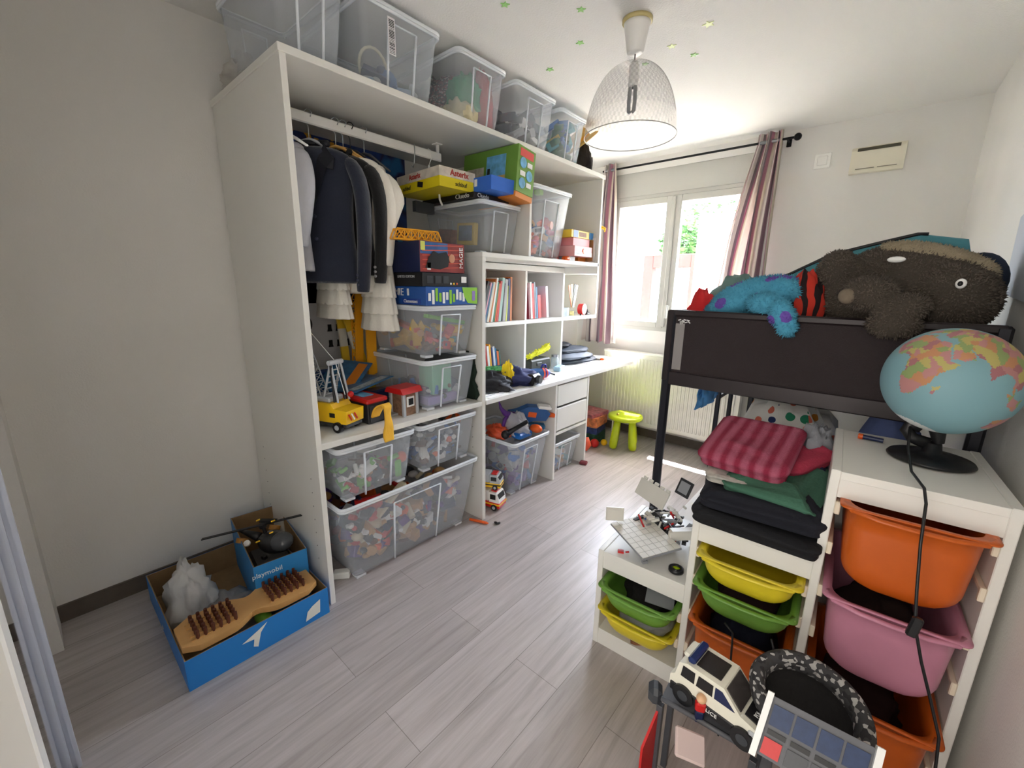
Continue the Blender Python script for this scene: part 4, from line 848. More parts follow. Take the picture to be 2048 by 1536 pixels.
# second compartment of the hutch
sp_ = thing('spiky_plush', 'yellow spiky tail like soft toy on dark box in the hutch', 'soft toy', (.40, 1.90, .865), .0)
m = MB(); P = [Vector((.02, -.03+.017*k, .012+.0035*k+.003*(k > 10)*(k-10))) for k in range(15)]
m.tube(P, [.014+.0010*k for k in range(15)], 14, 0)
random.seed(9)
for k in range(90):
    p = random.choice(P); r_ = .014+.0010*P.index(p); d_ = Vector((random.gauss(0, 1), random.gauss(0, 1), random.gauss(0, 1))).normalized(); m.cyl(p+d_*r_*.8, p+d_*(r_+.014), .007, .001, 6)
m.build('body', mat('acid_yellow_plush', 'd8d81e', .8, bump=.8, bscale=80), sp_)
cb_ = thing('tool_case', 'dark olive case on the desk beneath the yellow spiky toy', 'case', (.36, 2.00, DZ), .0)
MB().bb(-.09, .09, -.13, .12, 0, .10, bev=.01).build('body', mat('olive_black', '33362e', .5), cb_); MB().bb(.085, .095, -.06, .0, .05, .075, bev=.002).build('latch', dgrey, cb_)
jr = thing('glass_bottle', 'clear glass jar with metal lid beside the dark case on desk', 'jar', (.44, 2.19, DZ))
MB().lathe([(0, 0), (.03, 0), (.032, .08), (.026, .095), (.024, .095), (.029, .08), (.028, .004), (0, .004)], 24).build('glass', clear('jar_glass', (.8, .87, .9), .3, .06), jr); MB().cyl((0, 0, .095), (0, 0, .112), .028, n=24).build('lid', alu, jr)
board('pencil_case', 'light blue box on desk in front of the jar', (.52, 2.14, DZ+.018), (0, 0, .3), (.055, .12, .035), mat('ice_blue', 'a9cfe6', .5), 'box')
# laptop bags and blankets stacked near the window
gryn = mat('slate_nylon', '454d58', .6, bump=.6, bscale=30)
for k, (x_, y_, r_, mm_, lb_) in enumerate(((.30, 2.60, (.20, .30, .035), gryn, 'flat slate grey bag at the bottom of the pile on desk'), (.32, 2.55, (.18, .26, .035), mat('mid_grey_nylon', '6d7683', .6, bump=.5, bscale=30), 'mid grey bag on top of the slate one'), (.28, 2.60, (.15, .24, .03), gryn, 'slate bag third in the pile on desk'), (.22, 2.50, (.12, .16, .03), blackn, 'black bag on top of the bag pile'))):
    cloth('flat_bag', lb_, 'bag', (x_, y_, DZ+k*.043), r_, mm_, 20+k, amp=.18, group='soft bags piled on the desk near window')
tag(MB().lathe([(0, 0), (.05, .0), (.075, .02), (.072, .022), (.045, .004), (0, .004)], 28).build('white_bowl', wht, None, (.48, 2.86, DZ)), 'small white bowl near the window end of desk', 'bowl')
tag(MB().ball((0, 0, .012), (.02, .012, .012), 12).build('orange_toy', orange, None, (.53, 2.80, DZ)), 'tiny orange object beside the white bowl', 'toy')
# ================================================================ toys on the low shelf
SZ = .7555
cr = thing('toy_crane_truck', 'yellow toy crane truck with grey lattice mast on low shelf beside left panel', 'toy crane', (.56, .275, SZ), .35)
def wheels(o, xs, ys, r, w_, m=black, hub=lgrey, z=None):
    for x_ in xs:
        for y_ in ys:
            t = MB().cyl((x_, y_-w_/2, r if z is None else z), (x_, y_+w_/2, r if z is None else z), r, n=24).build('wheel', m, o)
            MB().cyl((x_, y_-w_/2-.001, r if z is None else z), (x_, y_+w_/2+.001, r if z is None else z), r*.5, n=16).build('hub', hub, t)
wheels(cr, (-.08, .08), (-.055, .055), .024, .022)
MB().bb(-.12, .125, -.05, .05, .022, .042, bev=.004).build('chassis', dgrey, cr)
MB().prism([(-.12, .04), (.125, .04), (.13, .10), (.06, .105), (.045, .125), (-.10, .125), (-.12, .09)], .11, Matrix(((1, 0, 0, 0), (0, 0, -1, .055), (0, 1, 0, 0), (0, 0, 0, 1)))).build('body', yellow, cr)
MB().bb(-.09, .03, -.045, .045, .125, .150, bev=.006).build('platform', lgrey, cr)
for k in range(3): MB().box((.1315, -.035+k*.018, .07), (.002, .007, .035), (.5, 0, 0)).build('warning_stripe', red if k % 2 == 0 else wht, cr)
MB().box((.05, -.056, .075), (.03, .002, .02), bev=.0006).build('printed_emblem', black, cr)
m = MB()
for s_ in (-1, 1): m.cyl((-.01, s_*.035, .14), (.035, s_*.028, .30), .005, n=8).cyl((.07, s_*.035, .13), (.04, s_*.028, .30), .005, n=8)
for k in range(5): m.cyl((-.0+k*.009, -.033, .16+k*.028), (-.0+k*.009, .033, .16+k*.028), .0035, n=6)
m.cyl((.037, -.04, .305), (.037, .04, .305), .011, n=12)
m.build('a_frame', lgrey, cr)
m = MB()
for s_ in (-1, 1): m.cyl((.05, s_*.032, .13), (.04, s_*.03, .295), .0065, n=8)
m.build('ram', black, cr)
MB().ball((.08, .035, .155), .014).build('winch_knob', red, cr)
ms = MB(); a_, b_ = Vector((-.06, 0, .14)), Vector((-.185, .0, .52))
u_, v_ = frame_from(b_-a_)
cn = [(-1, -1), (1, -1), (1, 1), (-1, 1)]
for cx_, cy_ in cn: ms.cyl(a_+(u_*cx_+v_*cy_)*.024, b_+(u_*cx_+v_*cy_)*.011, .0028, n=6)
NS = 12
for k in range(NS):
    p0 = a_.lerp(b_, k/NS); p1 = a_.lerp(b_, (k+1)/NS); r0 = .024-.013*k/NS; r1 = .024-.013*(k+1)/NS
    for q in range(4):
        A, B = cn[q], cn[(q+1) % 4]
        ms.cyl(p0+(u_*A[0]+v_*A[1])*r0, p1+(u_*B[0]+v_*B[1])*r1, .002, n=5); ms.cyl(p0+(u_*A[0]+v_*A[1])*r0, p0+(u_*B[0]+v_*B[1])*r0, .002, n=5)
ms.build('lattice_mast', lgrey, cr)
MB().cyl(b_, (.037, 0, .31), .0016, n=6).cyl((.037, 0, .31), (.08, 0, .16), .0016, n=6).build('cable', wht, cr)
tag(MB().grid(8, 30, lambda i, j: (.0+.018*noise.noise((j*3, 0, 1))+.006+(.07*min(1, j*3.0) if j < .34 else .07+.012), (i-.5)*(.045+.012*sin(j*9)), .0+(.07*sin(min(1, j*2.94)*PI/2) if j < .34 else .07-(j-.34)*.26)), thick=.008).build('yellow_felt_strip', mat('yellow_felt', 'f0b93a', .9, bump=.6, bscale=60), None, (.665, .425, SZ+.035), (0, 0, .15)), 'yellow felt strip drooping over the front edge of low shelf', 'strip')
gr_ = thing('toy_garage', 'black and red toy garage on the low shelf beside the crane truck', 'toy garage', (.55, .43, SZ), .12)
MB().bb(-.10, .10, -.045, .05, 0, .10, bev=.003).build('walls', mat('black_grey_plastic', '2b2c30', .5), gr_)
MB().bb(-.115, .115, -.058, .062, .10, .122, bev=.006).build('roof', red, gr_); MB().bb(-.04, .05, -.03, .03, .122, .126, bev=.002).build('roof_window', skyc, gr_)
MB().bb(.10, .104, -.035, .04, .008, .085, bev=.001).build('shutter_door', dgrey, gr_)
hs = thing('toy_house', 'small grey and brown toy hut with red roof, right of the garage', 'toy house', (.62, .62, SZ), .12)
MB().bb(-.045, .045, -.042, .042, .0, .115, bev=.002).build('walls', mat('stone_brown', '8b6a52', .7, var=.3, vscale=60), hs)
for sy_ in (-1, 1):
    for sx_ in (-1, 1): MB().bb(sx_*.045-.008, sx_*.045+.008, sy_*.042-.008, sy_*.042+.008, 0, .12, bev=.002).build('corner_post', lgrey, hs)
MB().prism([(-.068, .118), (.068, .118), (.05, .145), (-.05, .145)], .13, Matrix(((1, 0, 0, 0), (0, 0, -1, .065), (0, 1, 0, 0), (0, 0, 0, 1)))).build('roof', red, hs)
wn = MB().bb(.045, .05, -.025, .025, .045, .098, bev=.002).build('window', wht, hs); MB().bb(.0495, .052, -.015, .015, .055, .088).build('pane', black, wn)
jd = MB().bb(-.05, .05, -.1, .1, 0, .012, bev=.003)
tag(jd.build('grey_base_plate', lgrey, None, (.58, .535, SZ), (0, 0, .12)), 'light grey toy base plate on low shelf between garage and hut', 'toy')
for i, (x_, y_, z_, rx, ry, c_, lb_) in enumerate(((.42, .50, .90, .10, -.06, 'bluemag', 'glossy magazine with pale title on top of the toy garage'), (.30, .48, .93, .35, .1, 'redmag', 'blue and orange comic leaning behind the toy garage'))):
    o = thing('magazine', lb_, 'magazine', (x_, y_, z_), .3+i*.3, None, (rx, ry, .3+i*.4))
    MB().bb(-.10, .10, -.14, .14, 0, .005, bev=.001).build('cover', mat(c_, '2f6f9e' if i == 0 else '2a6a9a', .35, var=.45, vscale=18), o)
    MB().bb(.03, .08, -.12, .12, .005, .0056).build('title_band', mat('pale_title', 'a8b8c0', .5, var=.5, vscale=60) if i == 0 else orc, o)
tag(MB().bb(-.04, .04, -.06, .06, 0, .11, bev=.008).build('toy_engine', navy, None, (.45, .56, SZ+.001), (0, 0, .1)), 'dark navy toy block under the magazines', 'toy')
jumble_o = MB(); random.seed(77)
# tall yellow lattice pieces and striped tapes leaning at the back
sm, n, l, bs = nodes_mat('yellow_white_bands')
tc = n.new('ShaderNodeTexCoord'); sp = n.new('ShaderNodeSeparateXYZ'); l.new(tc.outputs['Object'], sp.inputs[0]); ml = n.new('ShaderNodeMath'); ml.operation = 'MULTIPLY'; ml.inputs[1].default_value = 5; l.new(sp.outputs[2], ml.inputs[0])
fr = n.new('ShaderNodeMath'); fr.operation = 'FRACT'; l.new(ml.outputs[0], fr.inputs[0]); cr_ = ramp(n, [(0, 'd9b325'), (.5, 'd2cfc2')], 'CONSTANT'); l.new(fr.outputs[0], cr_.inputs[0]); l.new(cr_.outputs[0], bs.inputs[0]); bs.inputs['Roughness'].default_value = .5
tag(MB().bb(-.008, .008, -.022, .022, 0, .66, bev=.002).build('striped_mast', sm, None, (.15, .585, SZ), (.02, -.10, 0)), 'left yellow and white banded tower mast leaning on the wardrobe wall', 'toy mast', 'yellow toy tower parts leaning on the wall')
tag(MB().bb(-.008, .008, -.028, .028, 0, .52, bev=.002).build('striped_mast', sm, None, (.20, .70, SZ), (.22, -.12, 0)), 'right yellow and white banded tower mast, tilted', 'toy mast', 'yellow toy tower parts leaning on the wall')
lattice('lattice_mast', 'amber lattice tower piece between the two banded masts', (.17, .63, SZ+.01), (0, -1.48, 0), .60, .04, .04, amber, 9, cat='toy mast')
tag(MB().prism([(-.03, 0), (.03, .02), (.045, .55), (-.02, .55)], .012).build('amber_blade', amber, None, (.25, .665, SZ+.13), (PI/2-.0, 0, PI/2+.15)), 'long amber wedge shaped toy piece leaning right of the masts', 'toy mast')
for i, (z_, r_) in enumerate(((1.18, .055), (.98, .03))):
    tag(MB().lathe([(0, 0), (r_, 0), (r_, .02), (r_*.6, .03), (0, .03)], 24, M=Matrix.Rotation(PI/2, 4, 'Y')).build('dark_disc', mat('dark_rubber', '26221f', .8), None, (.004, .40+.02*i, z_)), ('larger' if i == 0 else 'smaller')+' dark round disc against the wardrobe wall', 'disc')
tag(cloth('dark_bag', 'dark green crumpled bag behind the stacked bins at the divider', 'bag', (.47, 1.0535, .757), (.24, .0065, .23), mat('dark_green_cloth', '12261b', .9), 31), 'dark green bag wedged between stacked bins and divider', 'bag')
# ================================================================ under the desk
gun = thing('toy_blaster', 'big blue and white toy blaster lying on the overflowing bin', 'toy blaster', (.60, 1.66, .50), 0, None, (.2, .15, .9))
MB().prism([(-.13, -.03), (-.02, -.05), (.04, -.02), (.13, -.01), (.15, .05), (.10, .09), (-.02, .085), (-.09, .04), (-.15, .02)], .055, Matrix(((1, 0, 0, 0), (0, 0, -1, .028), (0, 1, 0, 0), (0, 0, 0, 1)))).build('body', mat('petrol_blue', '2a5f9c', .35), gun)
MB().bb(-.01, .05, -.031, -.027, .01, .05, bev=.004).build('side_panel', orange, gun); MB().bb(.05, .15, -.03, .03, .075, .10, bev=.008).build('top_rail', wht, gun)
MB().bb(-.04, .14, -.026, .026, -.085, -.05, bev=.008).build('magazine_tube', mat('mid_petrol', '2f7fb0', .35), gun)
MB().cyl((.15, 0, .03), (.19, 0, .03), .018).build('muzzle', orange, gun)
hn = thing('purple_toy_horn', 'curved purple toy horn sticking out of the overflowing bin', 'toy', (.52, 1.50, .46), 0)
MB().tube([(0, -.06, .18), (.01, -.05, .13), (.02, -.02, .09), (.03, .03, .07), (.04, .09, .06)], [.003, .012, .02, .024, .02], 14).build('horn', purple, hn)
MB().tube([(.03, -.05, .0), (.03, -.03, .05), (.03, .02, .08)], [.012, .014, .012], 12).build('stem', purple, hn)
cloth('clear_packet', 'clear printed plastic packet on the overflowing bin', 'packet', (.58, 1.545, .405), (.10, .07, .10), clear('packet_film', (.8, .8, .84), .55, .2), 33, amp=.4)
cloth('orange_cloth', 'orange crumpled packet at left of overflowing bin', 'packet', (.52, 1.43, .395), (.09, .05, .06), mat('orange_film', 'e0572f', .5), 34, amp=.4)
tag(MB().tube([(-.05, -.05, .0), (-.02, 0, .03), (.05, .06, .09)], [.022, .016, .014], 12).ball((-.05, -.05, 0), .03, 14).build('black_toy', black, None, (.66, 1.46, .43)), 'black toy handle lying on the bin rim', 'toy')
tag(MB().ball((0, 0, 0), (.05, .035, .03), 16).build('toy_rocket', orange, None, (.69, 1.64, .435)), 'bright orange egg shaped toy on the bin rim', 'toy')
tag(MB().box((0, 0, 0), (.08, .14, .04), bev=.01).build('blue_toy', blue, None, (.64, 1.55, .405)), 'blue toy under the clear packet on the bin', 'toy')
def truck(label, x, y, z, rz, L_, W_, H_, body, low, stripe):
    o = thing('toy_truck', label, 'toy truck', (x, y, z), rz, 'toy trucks stacked beside the tall bin')
    wheels(o, (-L_*.32, L_*.32), (-W_*.45, W_*.45), H_*.17, W_*.22)
    MB().bb(-L_/2, L_/2, -W_/2, W_/2, H_*.12, H_*.42, bev=.005).build('chassis', low, o)
    MB().bb(-L_/2+.005, L_*.1, -W_*.46, W_*.46, H_*.42, H_, bev=.006).build('box_body', body, o)
    MB().prism([(L_*.12, H_*.42), (L_*.48, H_*.42), (L_*.48, H_*.62), (L_*.38, H_*.95), (L_*.12, H_*.95)], W_*.9, Matrix(((1, 0, 0, 0), (0, 0, -1, W_*.45), (0, 1, 0, 0), (0, 0, 0, 1)))).build('cab', body, o)
    for sg in (-1, 1): MB().bb(L_*.16, L_*.36, sg*W_*.46-.001, sg*W_*.46+.001, H_*.58, H_*.85, bev=.0005).build('side_window', black, o)
    MB().box((L_*.44, 0, H_*.76), (.004, W_*.75, H_*.26), (0, -.32, 0)).build('windscreen', black, o)
    MB().bb(-L_/2-.001, L_/2+.002, -W_/2-.002, W_/2+.002, H_*.30, H_*.37).build('stripe', stripe, o)
    MB().bb(L_*.15, L_*.35, -W_*.3, W_*.3, H_*.95, H_*1.04, bev=.003).build('light_bar', red, o)
    return o
truck('white and red toy ambulance truck on floor beside tall bin', .64, 1.225, 0, .25, .20, .10, .125, wht, red, yellow)
truck('grey and yellow toy truck stacked on the white one', .63, 1.225, .132, .45, .19, .09, .10, lgrey, yellow, black)
tag(MB().bb(-.07, .07, -.02, .02, 0, .20, bev=.004).build('toy_board', yellow, None, (.55, 1.125, 0), (0, 0, .1)), 'yellow toy plate standing against divider behind the trucks', 'toy')
tag(MB().cyl((-.06, 0, .008), (.05, 0, .008), .008).cyl((.05, 0, .008), (.065, 0, .008), .008, .003).build('felt_pen', orange, None, (.74, 1.03, 0), (0, 0, .35)), 'orange felt pen on floor at the foot of shelving divider', 'pen')
tag(MB().ball((0, 0, .007), (.018, .009, .007), 10).ball((.012, .012, .006), (.008, .012, .006), 8).build('toy_fragment', black, None, (.83, 1.09, 0)), 'tiny black toy fragment on floor near the orange pen', 'toy')
tag(MB().box((0, 0, .012), (.09, .05, .024), bev=.006).build('maroon_toy', mat('maroon', '6a1f2a', .5), None, (.62, 2.20-.01, 0), (0, 0, .3)) if 0 else MB().box((0, 0, .012), (.06, .05, .024), bev=.006).build('maroon_toy', mat('maroon', '6a1f2a', .5), None, (.745, 2.215, 0), (0, 0, .3)), 'small maroon toy on floor before the pedestal foot', 'toy')
# boxes of games near the stool
for i, (x_, y_, z_, dx_, dy_, dz_, c_, rz_, lb_) in enumerate(((.50, 2.74, .165, .20, .24, .09, 'd07a4a', .1, 'orange and purple patterned game box second in the pile by the stool'), (.48, 2.74, .255, .22, .26, .035, 'a55a62', -.1, 'flat red and blue illustrated game box on top of pile by the stool'), (.50, 2.74, .0, .18, .22, .10, '1f4f3c', .05, 'dark green game box at the bottom of pile by the stool'), (.50, 2.74, .10, .19, .22, .065, '2c3f78', .15, 'blue game box third from top of pile by the stool'))):
    o = thing('game_box', lb_, 'game box', (x_, y_, z_+.0005), rz_, 'game boxes piled under the desk by the stool')
    MB().bb(-dx_/2, dx_/2, -dy_/2, dy_/2, 0, dz_-.001, bev=.002).build('carton', mat('patterned_'+c_, c_, .5, var=.55, vscale=28), o)
tag(MB().ball((0, 0, .04), (.04, .04, .04), 16).build('red_ball', red, None, (.62, 2.60, 0)), 'red ball on floor in front of the game pile', 'ball')
tag(MB().ball((0, 0, .03), .03, 16).build('yellow_ball', yellow, None, (.66, 2.70, 0)), 'yellow ball on floor beside the lime stool', 'ball')
tag(MB().tube([(0, 0, .02), (.02, .02, .06), (0, .03, .12)], [.03, .035, .02], 12).build('coral_toy', mat('coral', 'f0603f', .4), None, (.60, 2.46, 0)), 'coral coloured toy on floor behind the drawer pedestal', 'toy')
# stool
st = thing('childrens_stool', 'lime green plastic childrens stool near the radiator', 'stool', (.80, 2.80, 0), .4)
limep = mat('lime_stool_plastic', 'b9cc16', .3)
MB().lathe([(0, .262), (.13, .262), (.148, .270), (.152, .285), (.146, .298), (.13, .303), (.05, .300), (0, .298)], 40).build('seat', limep, st)
for k in range(4):
    a_ = PI/4+k*PI/2; c_, s_ = cos(a_), sin(a_)
    MB().tube([(c_*.085, s_*.085, .268), (c_*.095, s_*.095, .20), (c_*.108, s_*.108, .10), (c_*.118, s_*.118, .03), (c_*.120, s_*.120, .008), (c_*.12, s_*.12, .0)], [.026, .030, .036, .036, .028, .010], 18).build('leg', limep, st)
tag(MB().lathe([(0, 0), (.011, 0), (.012, .008), (.006, .014), (0, .015)], 14).build('bead', mat('gold_bead', 'c9b06a', .3, .5), None, (.755, 2.745, .3025)), 'tiny gold bead resting on the lime stool', 'bead')
# ================================================================ stepped storage with coloured tubs
TX, TY, TR = 1.709, .726, .0528
def T(a, b_, z=0): return Vector((TX+a*cos(TR)-b_*sin(TR), TY+a*sin(TR)+b_*cos(TR), z))
tf = thing('stepped_storage', 'white stepped storage frame with coloured tubs, between camera and bunk bed', 'storage unit', T(0, 0), TR)
H1, H2, H3 = .42, .674, .94
def panel(x0, x1, h, nm='side_panel'): return MB().bb(x0, x1, 0, .44, 0, h, bev=.002).build(nm, white, tf)
panel(0, .022, H1); panel(.322, .344, H2); panel(.646, .668, H3); panel(.968, .990, H3)
for x0, x1, h in ((.022, .322, H1), (.344, .646, H2), (.668, .968, H3)):
    MB().bb(x0, x1, 0.0, .44, h-.024, h-.002, bev=.001).build('top_board', white, tf)
    MB().bb(x0, x1, .004, .022, h-.075, h-.024).build('front_rail', white, tf)
    MB().bb(x0, x1, .004, .44, .055, .07).build('bottom_board', white, tf)
    MB().bb(x0, x1, .004, .022, 0, .055).build('plinth', white, tf)
    MB().bb(x0, x1, .432, .438, 0.07, h-.024).build('back_panel', white, tf)
runm = mat('cream_runner', 'e9dcc6', .4)
def runner(x, z, sg):
    MB().bb(x if sg > 0 else x-.012, x+.012 if sg > 0 else x, .0, .42, z, z+.012, bev=.002).bb(x if sg > 0 else x-.012, x+.012 if sg > 0 else x, -.004, .01, z-.022, z+.014, bev=.002).build('runner', runm, tf)
for xa, xb, zs in ((.022, .322, (.29, .185)), (.344, .646, (.565, .46, .325, .19)), (.668, .968, (.84, .72, .585, .45, .30, .18))):
    for z in zs: runner(xa, z, 1); runner(xb, z, -1)
def tub(label, x0, z, h, m, pull=.035):
    """tub with its rim at height z between panels starting at x0"""
    o = thing('storage_tub', label, 'tub', T(x0+.151, .20-pull, z-h), TR, 'coloured tubs in the stepped storage')
    W, D, R = .126, .205, .065 if h > .15 else .055
    zs = [0, .004, .012, .025, .04, .055, .065] + [h*k for k in (.5, .75, 1.)] if h > .15 else [0, .004, .012, .025, .04, .05, h*.8, h]
    zs = sorted(set(min(q, h) for q in zs)); rings = []
    def ring(z_, ins):
        rr = R; c_ = max(0, rr-z_); q = rr-math.sqrt(max(0, rr*rr-c_*c_)); t = z_/h
        w_ = (W-.012*(1-t))-q*.85-ins; d_ = D-.012*(1-t)-q*.45-ins
        return [(x, y, z_) for x, y in rrect(w_, d_, .045, 5)]
    N = len(ring(0, 0)); R_ = [ring(z_, 0) for z_ in zs]
    R_ += [[(x*1.0, y, h) for x, y in rrect(W+.017, D+.008, .02, 5)], [(x, y, h+.004) for x, y in rrect(W+.017, D+.008, .02, 5)]]
    R_ += [[(x, y, max(z_, .004)+(.004 if z_ == h else 0)) for x, y, z_ in ring(z_, .004)] for z_ in reversed(zs)]
    vs = [p for q in R_ for p in q]; fs = [(k*N+i, k*N+(i+1) % N, (k+1)*N+(i+1) % N, (k+1)*N+i) for k in range(len(R_)-1) for i in range(N)]
    fs += [tuple(range(N)), tuple((len(R_)-1)*N+i for i in range(N))]
    MB().add(vs, fs, 0, True).build('tub_body', m, o)
    # the rolled grip at the front of the rim
    MB().tube([(-W-.005, -D+.03, h), (-W+.01, -D-.006, h-.002), (-W*.5, -D-.017, h-.006), (0, -D-.019, h-.007), (W*.5, -D-.017, h-.006), (W-.01, -D-.006, h-.002), (W+.005, -D+.03, h)], .008, 10, flat=.7).build('grip', m, o)
    return o
TG = plastic('tub_green', '6c9c3e'); TYL = plastic('tub_yellow', 'dcc82c'); TO = plastic('tub_orange', 'c65c18'); TP = plastic('tub_pink', 'c7869e')
a_ = tub('green tub in the shortest column, upper of its two', .022, .310, .095, TG, .05)
b__ = tub('yellow tub in the shortest column, below the green one', .022, .205, .095, TYL, .04)
tub('yellow tub at top of the middle column', .345, .585, .095, TYL, .05)
tub('green tub in the middle column between yellow and orange', .345, .480, .095, TG, .05)
tub('orange deep tub in the middle column beneath the green one', .345, .345, .225, TO, .05)
tub('orange deep tub at top of the tallest column', .668, .862, .225, TO, .04)
tub('pink deep tub in the tallest column', .668, .605, .225, TP, .05)
tub('orange deep tub at the bottom of the tallest column', .668, .322, .225, TO, .07)
def filling(x0, z, r, m, label, seed, pull=.035, name='folded_fabric', cat='fabric'):
    p = T(x0+.151, .20-pull, z); return cloth(name, label, cat, p, r, m, seed, rz=TR, amp=.2)
darkf = mat('dark_indigo_fabric', '171a2e', .9, bump=.5, bscale=50); blackfab = mat('charcoal_fabric', '1a1818', .9, bump=.5, bscale=50)
filling(.022, .225, (.10, .17, .05), blackfab, 'dark contents in the green tub of the shortest column', 41)
tag(MB().box((0, 0, 0), (.10, .16, .004)).build('card', lgrey, None, T(.22, .10, .285), (.1, .05, .3)), 'grey card in the green tub of the shortest column', 'card')
filling(.022, .12, (.10, .17, .045), mat('white_cloth', 'e6e6e8', .9, bump=.6, bscale=40), 'white cloth in the yellow tub of the shortest column', 42)
filling(.345, .395, (.10, .17, .05), mat('maroon_black_fabric', '2a1216', .9), 'maroon and black contents in the green tub of middle column', 43)
filling(.345, .135, (.105, .175, .125), darkf, 'dark indigo fabric in the orange tub of the middle column', 44)
filling(.668, .39, (.105, .175, .10), mat('dark_brown_fabric', '2b1c18', .9), 'dark contents in the pink tub', 45)
filling(.668, .11, (.105, .175, .11), mat('dark_maroon_fabric', '2b1212', .9), 'dark contents in the lowest orange tub of tallest column', 46)
filling(.022, .07, (.09, .15, .025), mat('mixed_print', '8a5a3a', .8, var=.6, vscale=50), 'colourful books lying under the yellow tub of shortest column', 47)

# ---- toy space vehicle on the shortest column
tv = thing('toy_vehicle', 'white and grey building brick vehicle, partly built, on shortest storage column', 'toy vehicle', T(.13, .15, .423), TR, None)
plm = mat('brick_white', 'd9d7ce', .4); bmg = mat('brick_dark', '2a2b2e', .4); bgy = mat('brick_grey', '8f9296', .4); bredm = red; bblue = mat('brick_blue', '20448a', .3)
pl_ = MB(); pl_.box((0, 0, 0), (.23, .16, .008), None, 1, bev=.001)
for i in range(8):
    for j in range(6): pl_.box((-.101+i*.0285, -.066+j*.0265, .0047), (.0272, .0252, .0018))
p1 = pl_.build('base_plate', [plm, bgy], tv, (.005, -.045, .055), (.10, .02, -.62))
MB().bb(-.035, .035, -.004, .004, 0, .055, bev=.001).bb(-.03, .03, -.006, -.004, .008, .047).build('flap', plm, tv, (-.125, -.03, .065), (-.1, 0, -1.0+1.57))
wng = MB().bb(-.08, .08, -.004, .004, 0, .075, bev=.001)
for k in range(5): wng.bb(-.07+k*.032, -.052+k*.032, -.006, .006, .075, .088, bev=.002)
wng.build('wing', plm, tv, (-.06, .155, .095), (-.45, .05, -.45))
MB().bb(-.06, .06, -.01, .01, 0, .035, bev=.002).bb(-.055, .055, -.014, .014, .035, .042, bev=.001).build('side_block', plm, tv, (.13, .03, .055), (0, 0, .75))
sc_ = MB().bb(-.030, .030, -.005, .005, 0, .070, bev=.002).build('screen_frame', bmg, tv, (.05, .235, .125), (-.35, .15, -.25))
MB().bb(-.021, .021, -.0065, -.005, .012, .06).build('screen', bgy, sc_)
random.seed(31)
for k, (mm_, nm_, n_) in enumerate(((bmg, 'dark_bricks', 34), (bgy, 'grey_bricks', 26), (plm, 'white_bricks', 30), (bredm, 'red_bricks', 7), (bblue, 'blue_bricks', 5))):
    m = MB()
    for i in range(n_):
        x_ = random.gauss(.035, .05); y_ = random.gauss(.09, .045); z_ = random.uniform(.01, .10-.3*abs(x_-.03))
        x_ = max(-.07, min(.13, x_)); z_ = max(z_, .012)
        if random.random() < .6: m.box((x_, y_, z_), (random.choice((.008, .016, .032, .048)), .016, .010), (random.uniform(-.5, .5), random.uniform(-.5, .5), random.uniform(0, 3)), bev=.001)
        else:
            d_ = Vector((random.gauss(0, 1), random.gauss(0, 1), random.gauss(0, .6))).normalized()*random.uniform(.012, .035); m.cyl(Vector((x_, y_, z_))-d_, Vector((x_, y_, z_))+d_, .004, n=8)
    m.build(nm_, mm_, tv)['kind'] = 'stuff'
for x_, y_ in ((.02, .07), (.08, .04)): MB().cyl((x_, y_-.012, .045), (x_, y_+.012, .045), .022, n=20).build('wheel', bmg, tv)
wl = thing('loose_tyre', 'small black toy tyre with lime hub lying on shortest column', 'toy wheel', T(.275, .055, .4185))
MB().lathe([(.013, .0), (.021, .0), (.026, .004), (.026, .014), (.021, .018), (.013, .018), (.013, 0)], 28).build('tyre', black, wl); MB().lathe([(0, .004), (.0135, .004), (.0135, .013), (.009, .010), (0, .010)], 20).build('hub', lime, wl)
tag(MB().box((0, 0, .004), (.022, .016, .008), bev=.001).cyl((.018, 0, .004), (.03, .004, .004), .003, n=8).build('brick_piece', red, None, T(.075, .035, .4185), (0, 0, .5)), 'small red brick piece at the front edge of shortest column', 'toy brick')
tag(MB().box((0, 0, .006), (.02, .014, .012), bev=.001).cyl((0, 0, .012), (0, 0, .016), .004, n=10).build('brick_piece', bgy, None, T(.17, .03, .4185), (0, 0, .9)), 'small grey brick piece under the plate near the tyre', 'toy brick')
ft = thing('bird_figure', 'little white toy figure standing between the vehicle and the black jeans', 'toy', T(.333, .05, .6745), .3)
MB().box((0, 0, .02), (.018, .014, .04), (0, .3, 0), bev=.004).build('body', mat('pale_blue_white', 'cfdbe6', .4), ft); MB().ball((.012, 0, .048), .010, 12).build('head', wht, ft)

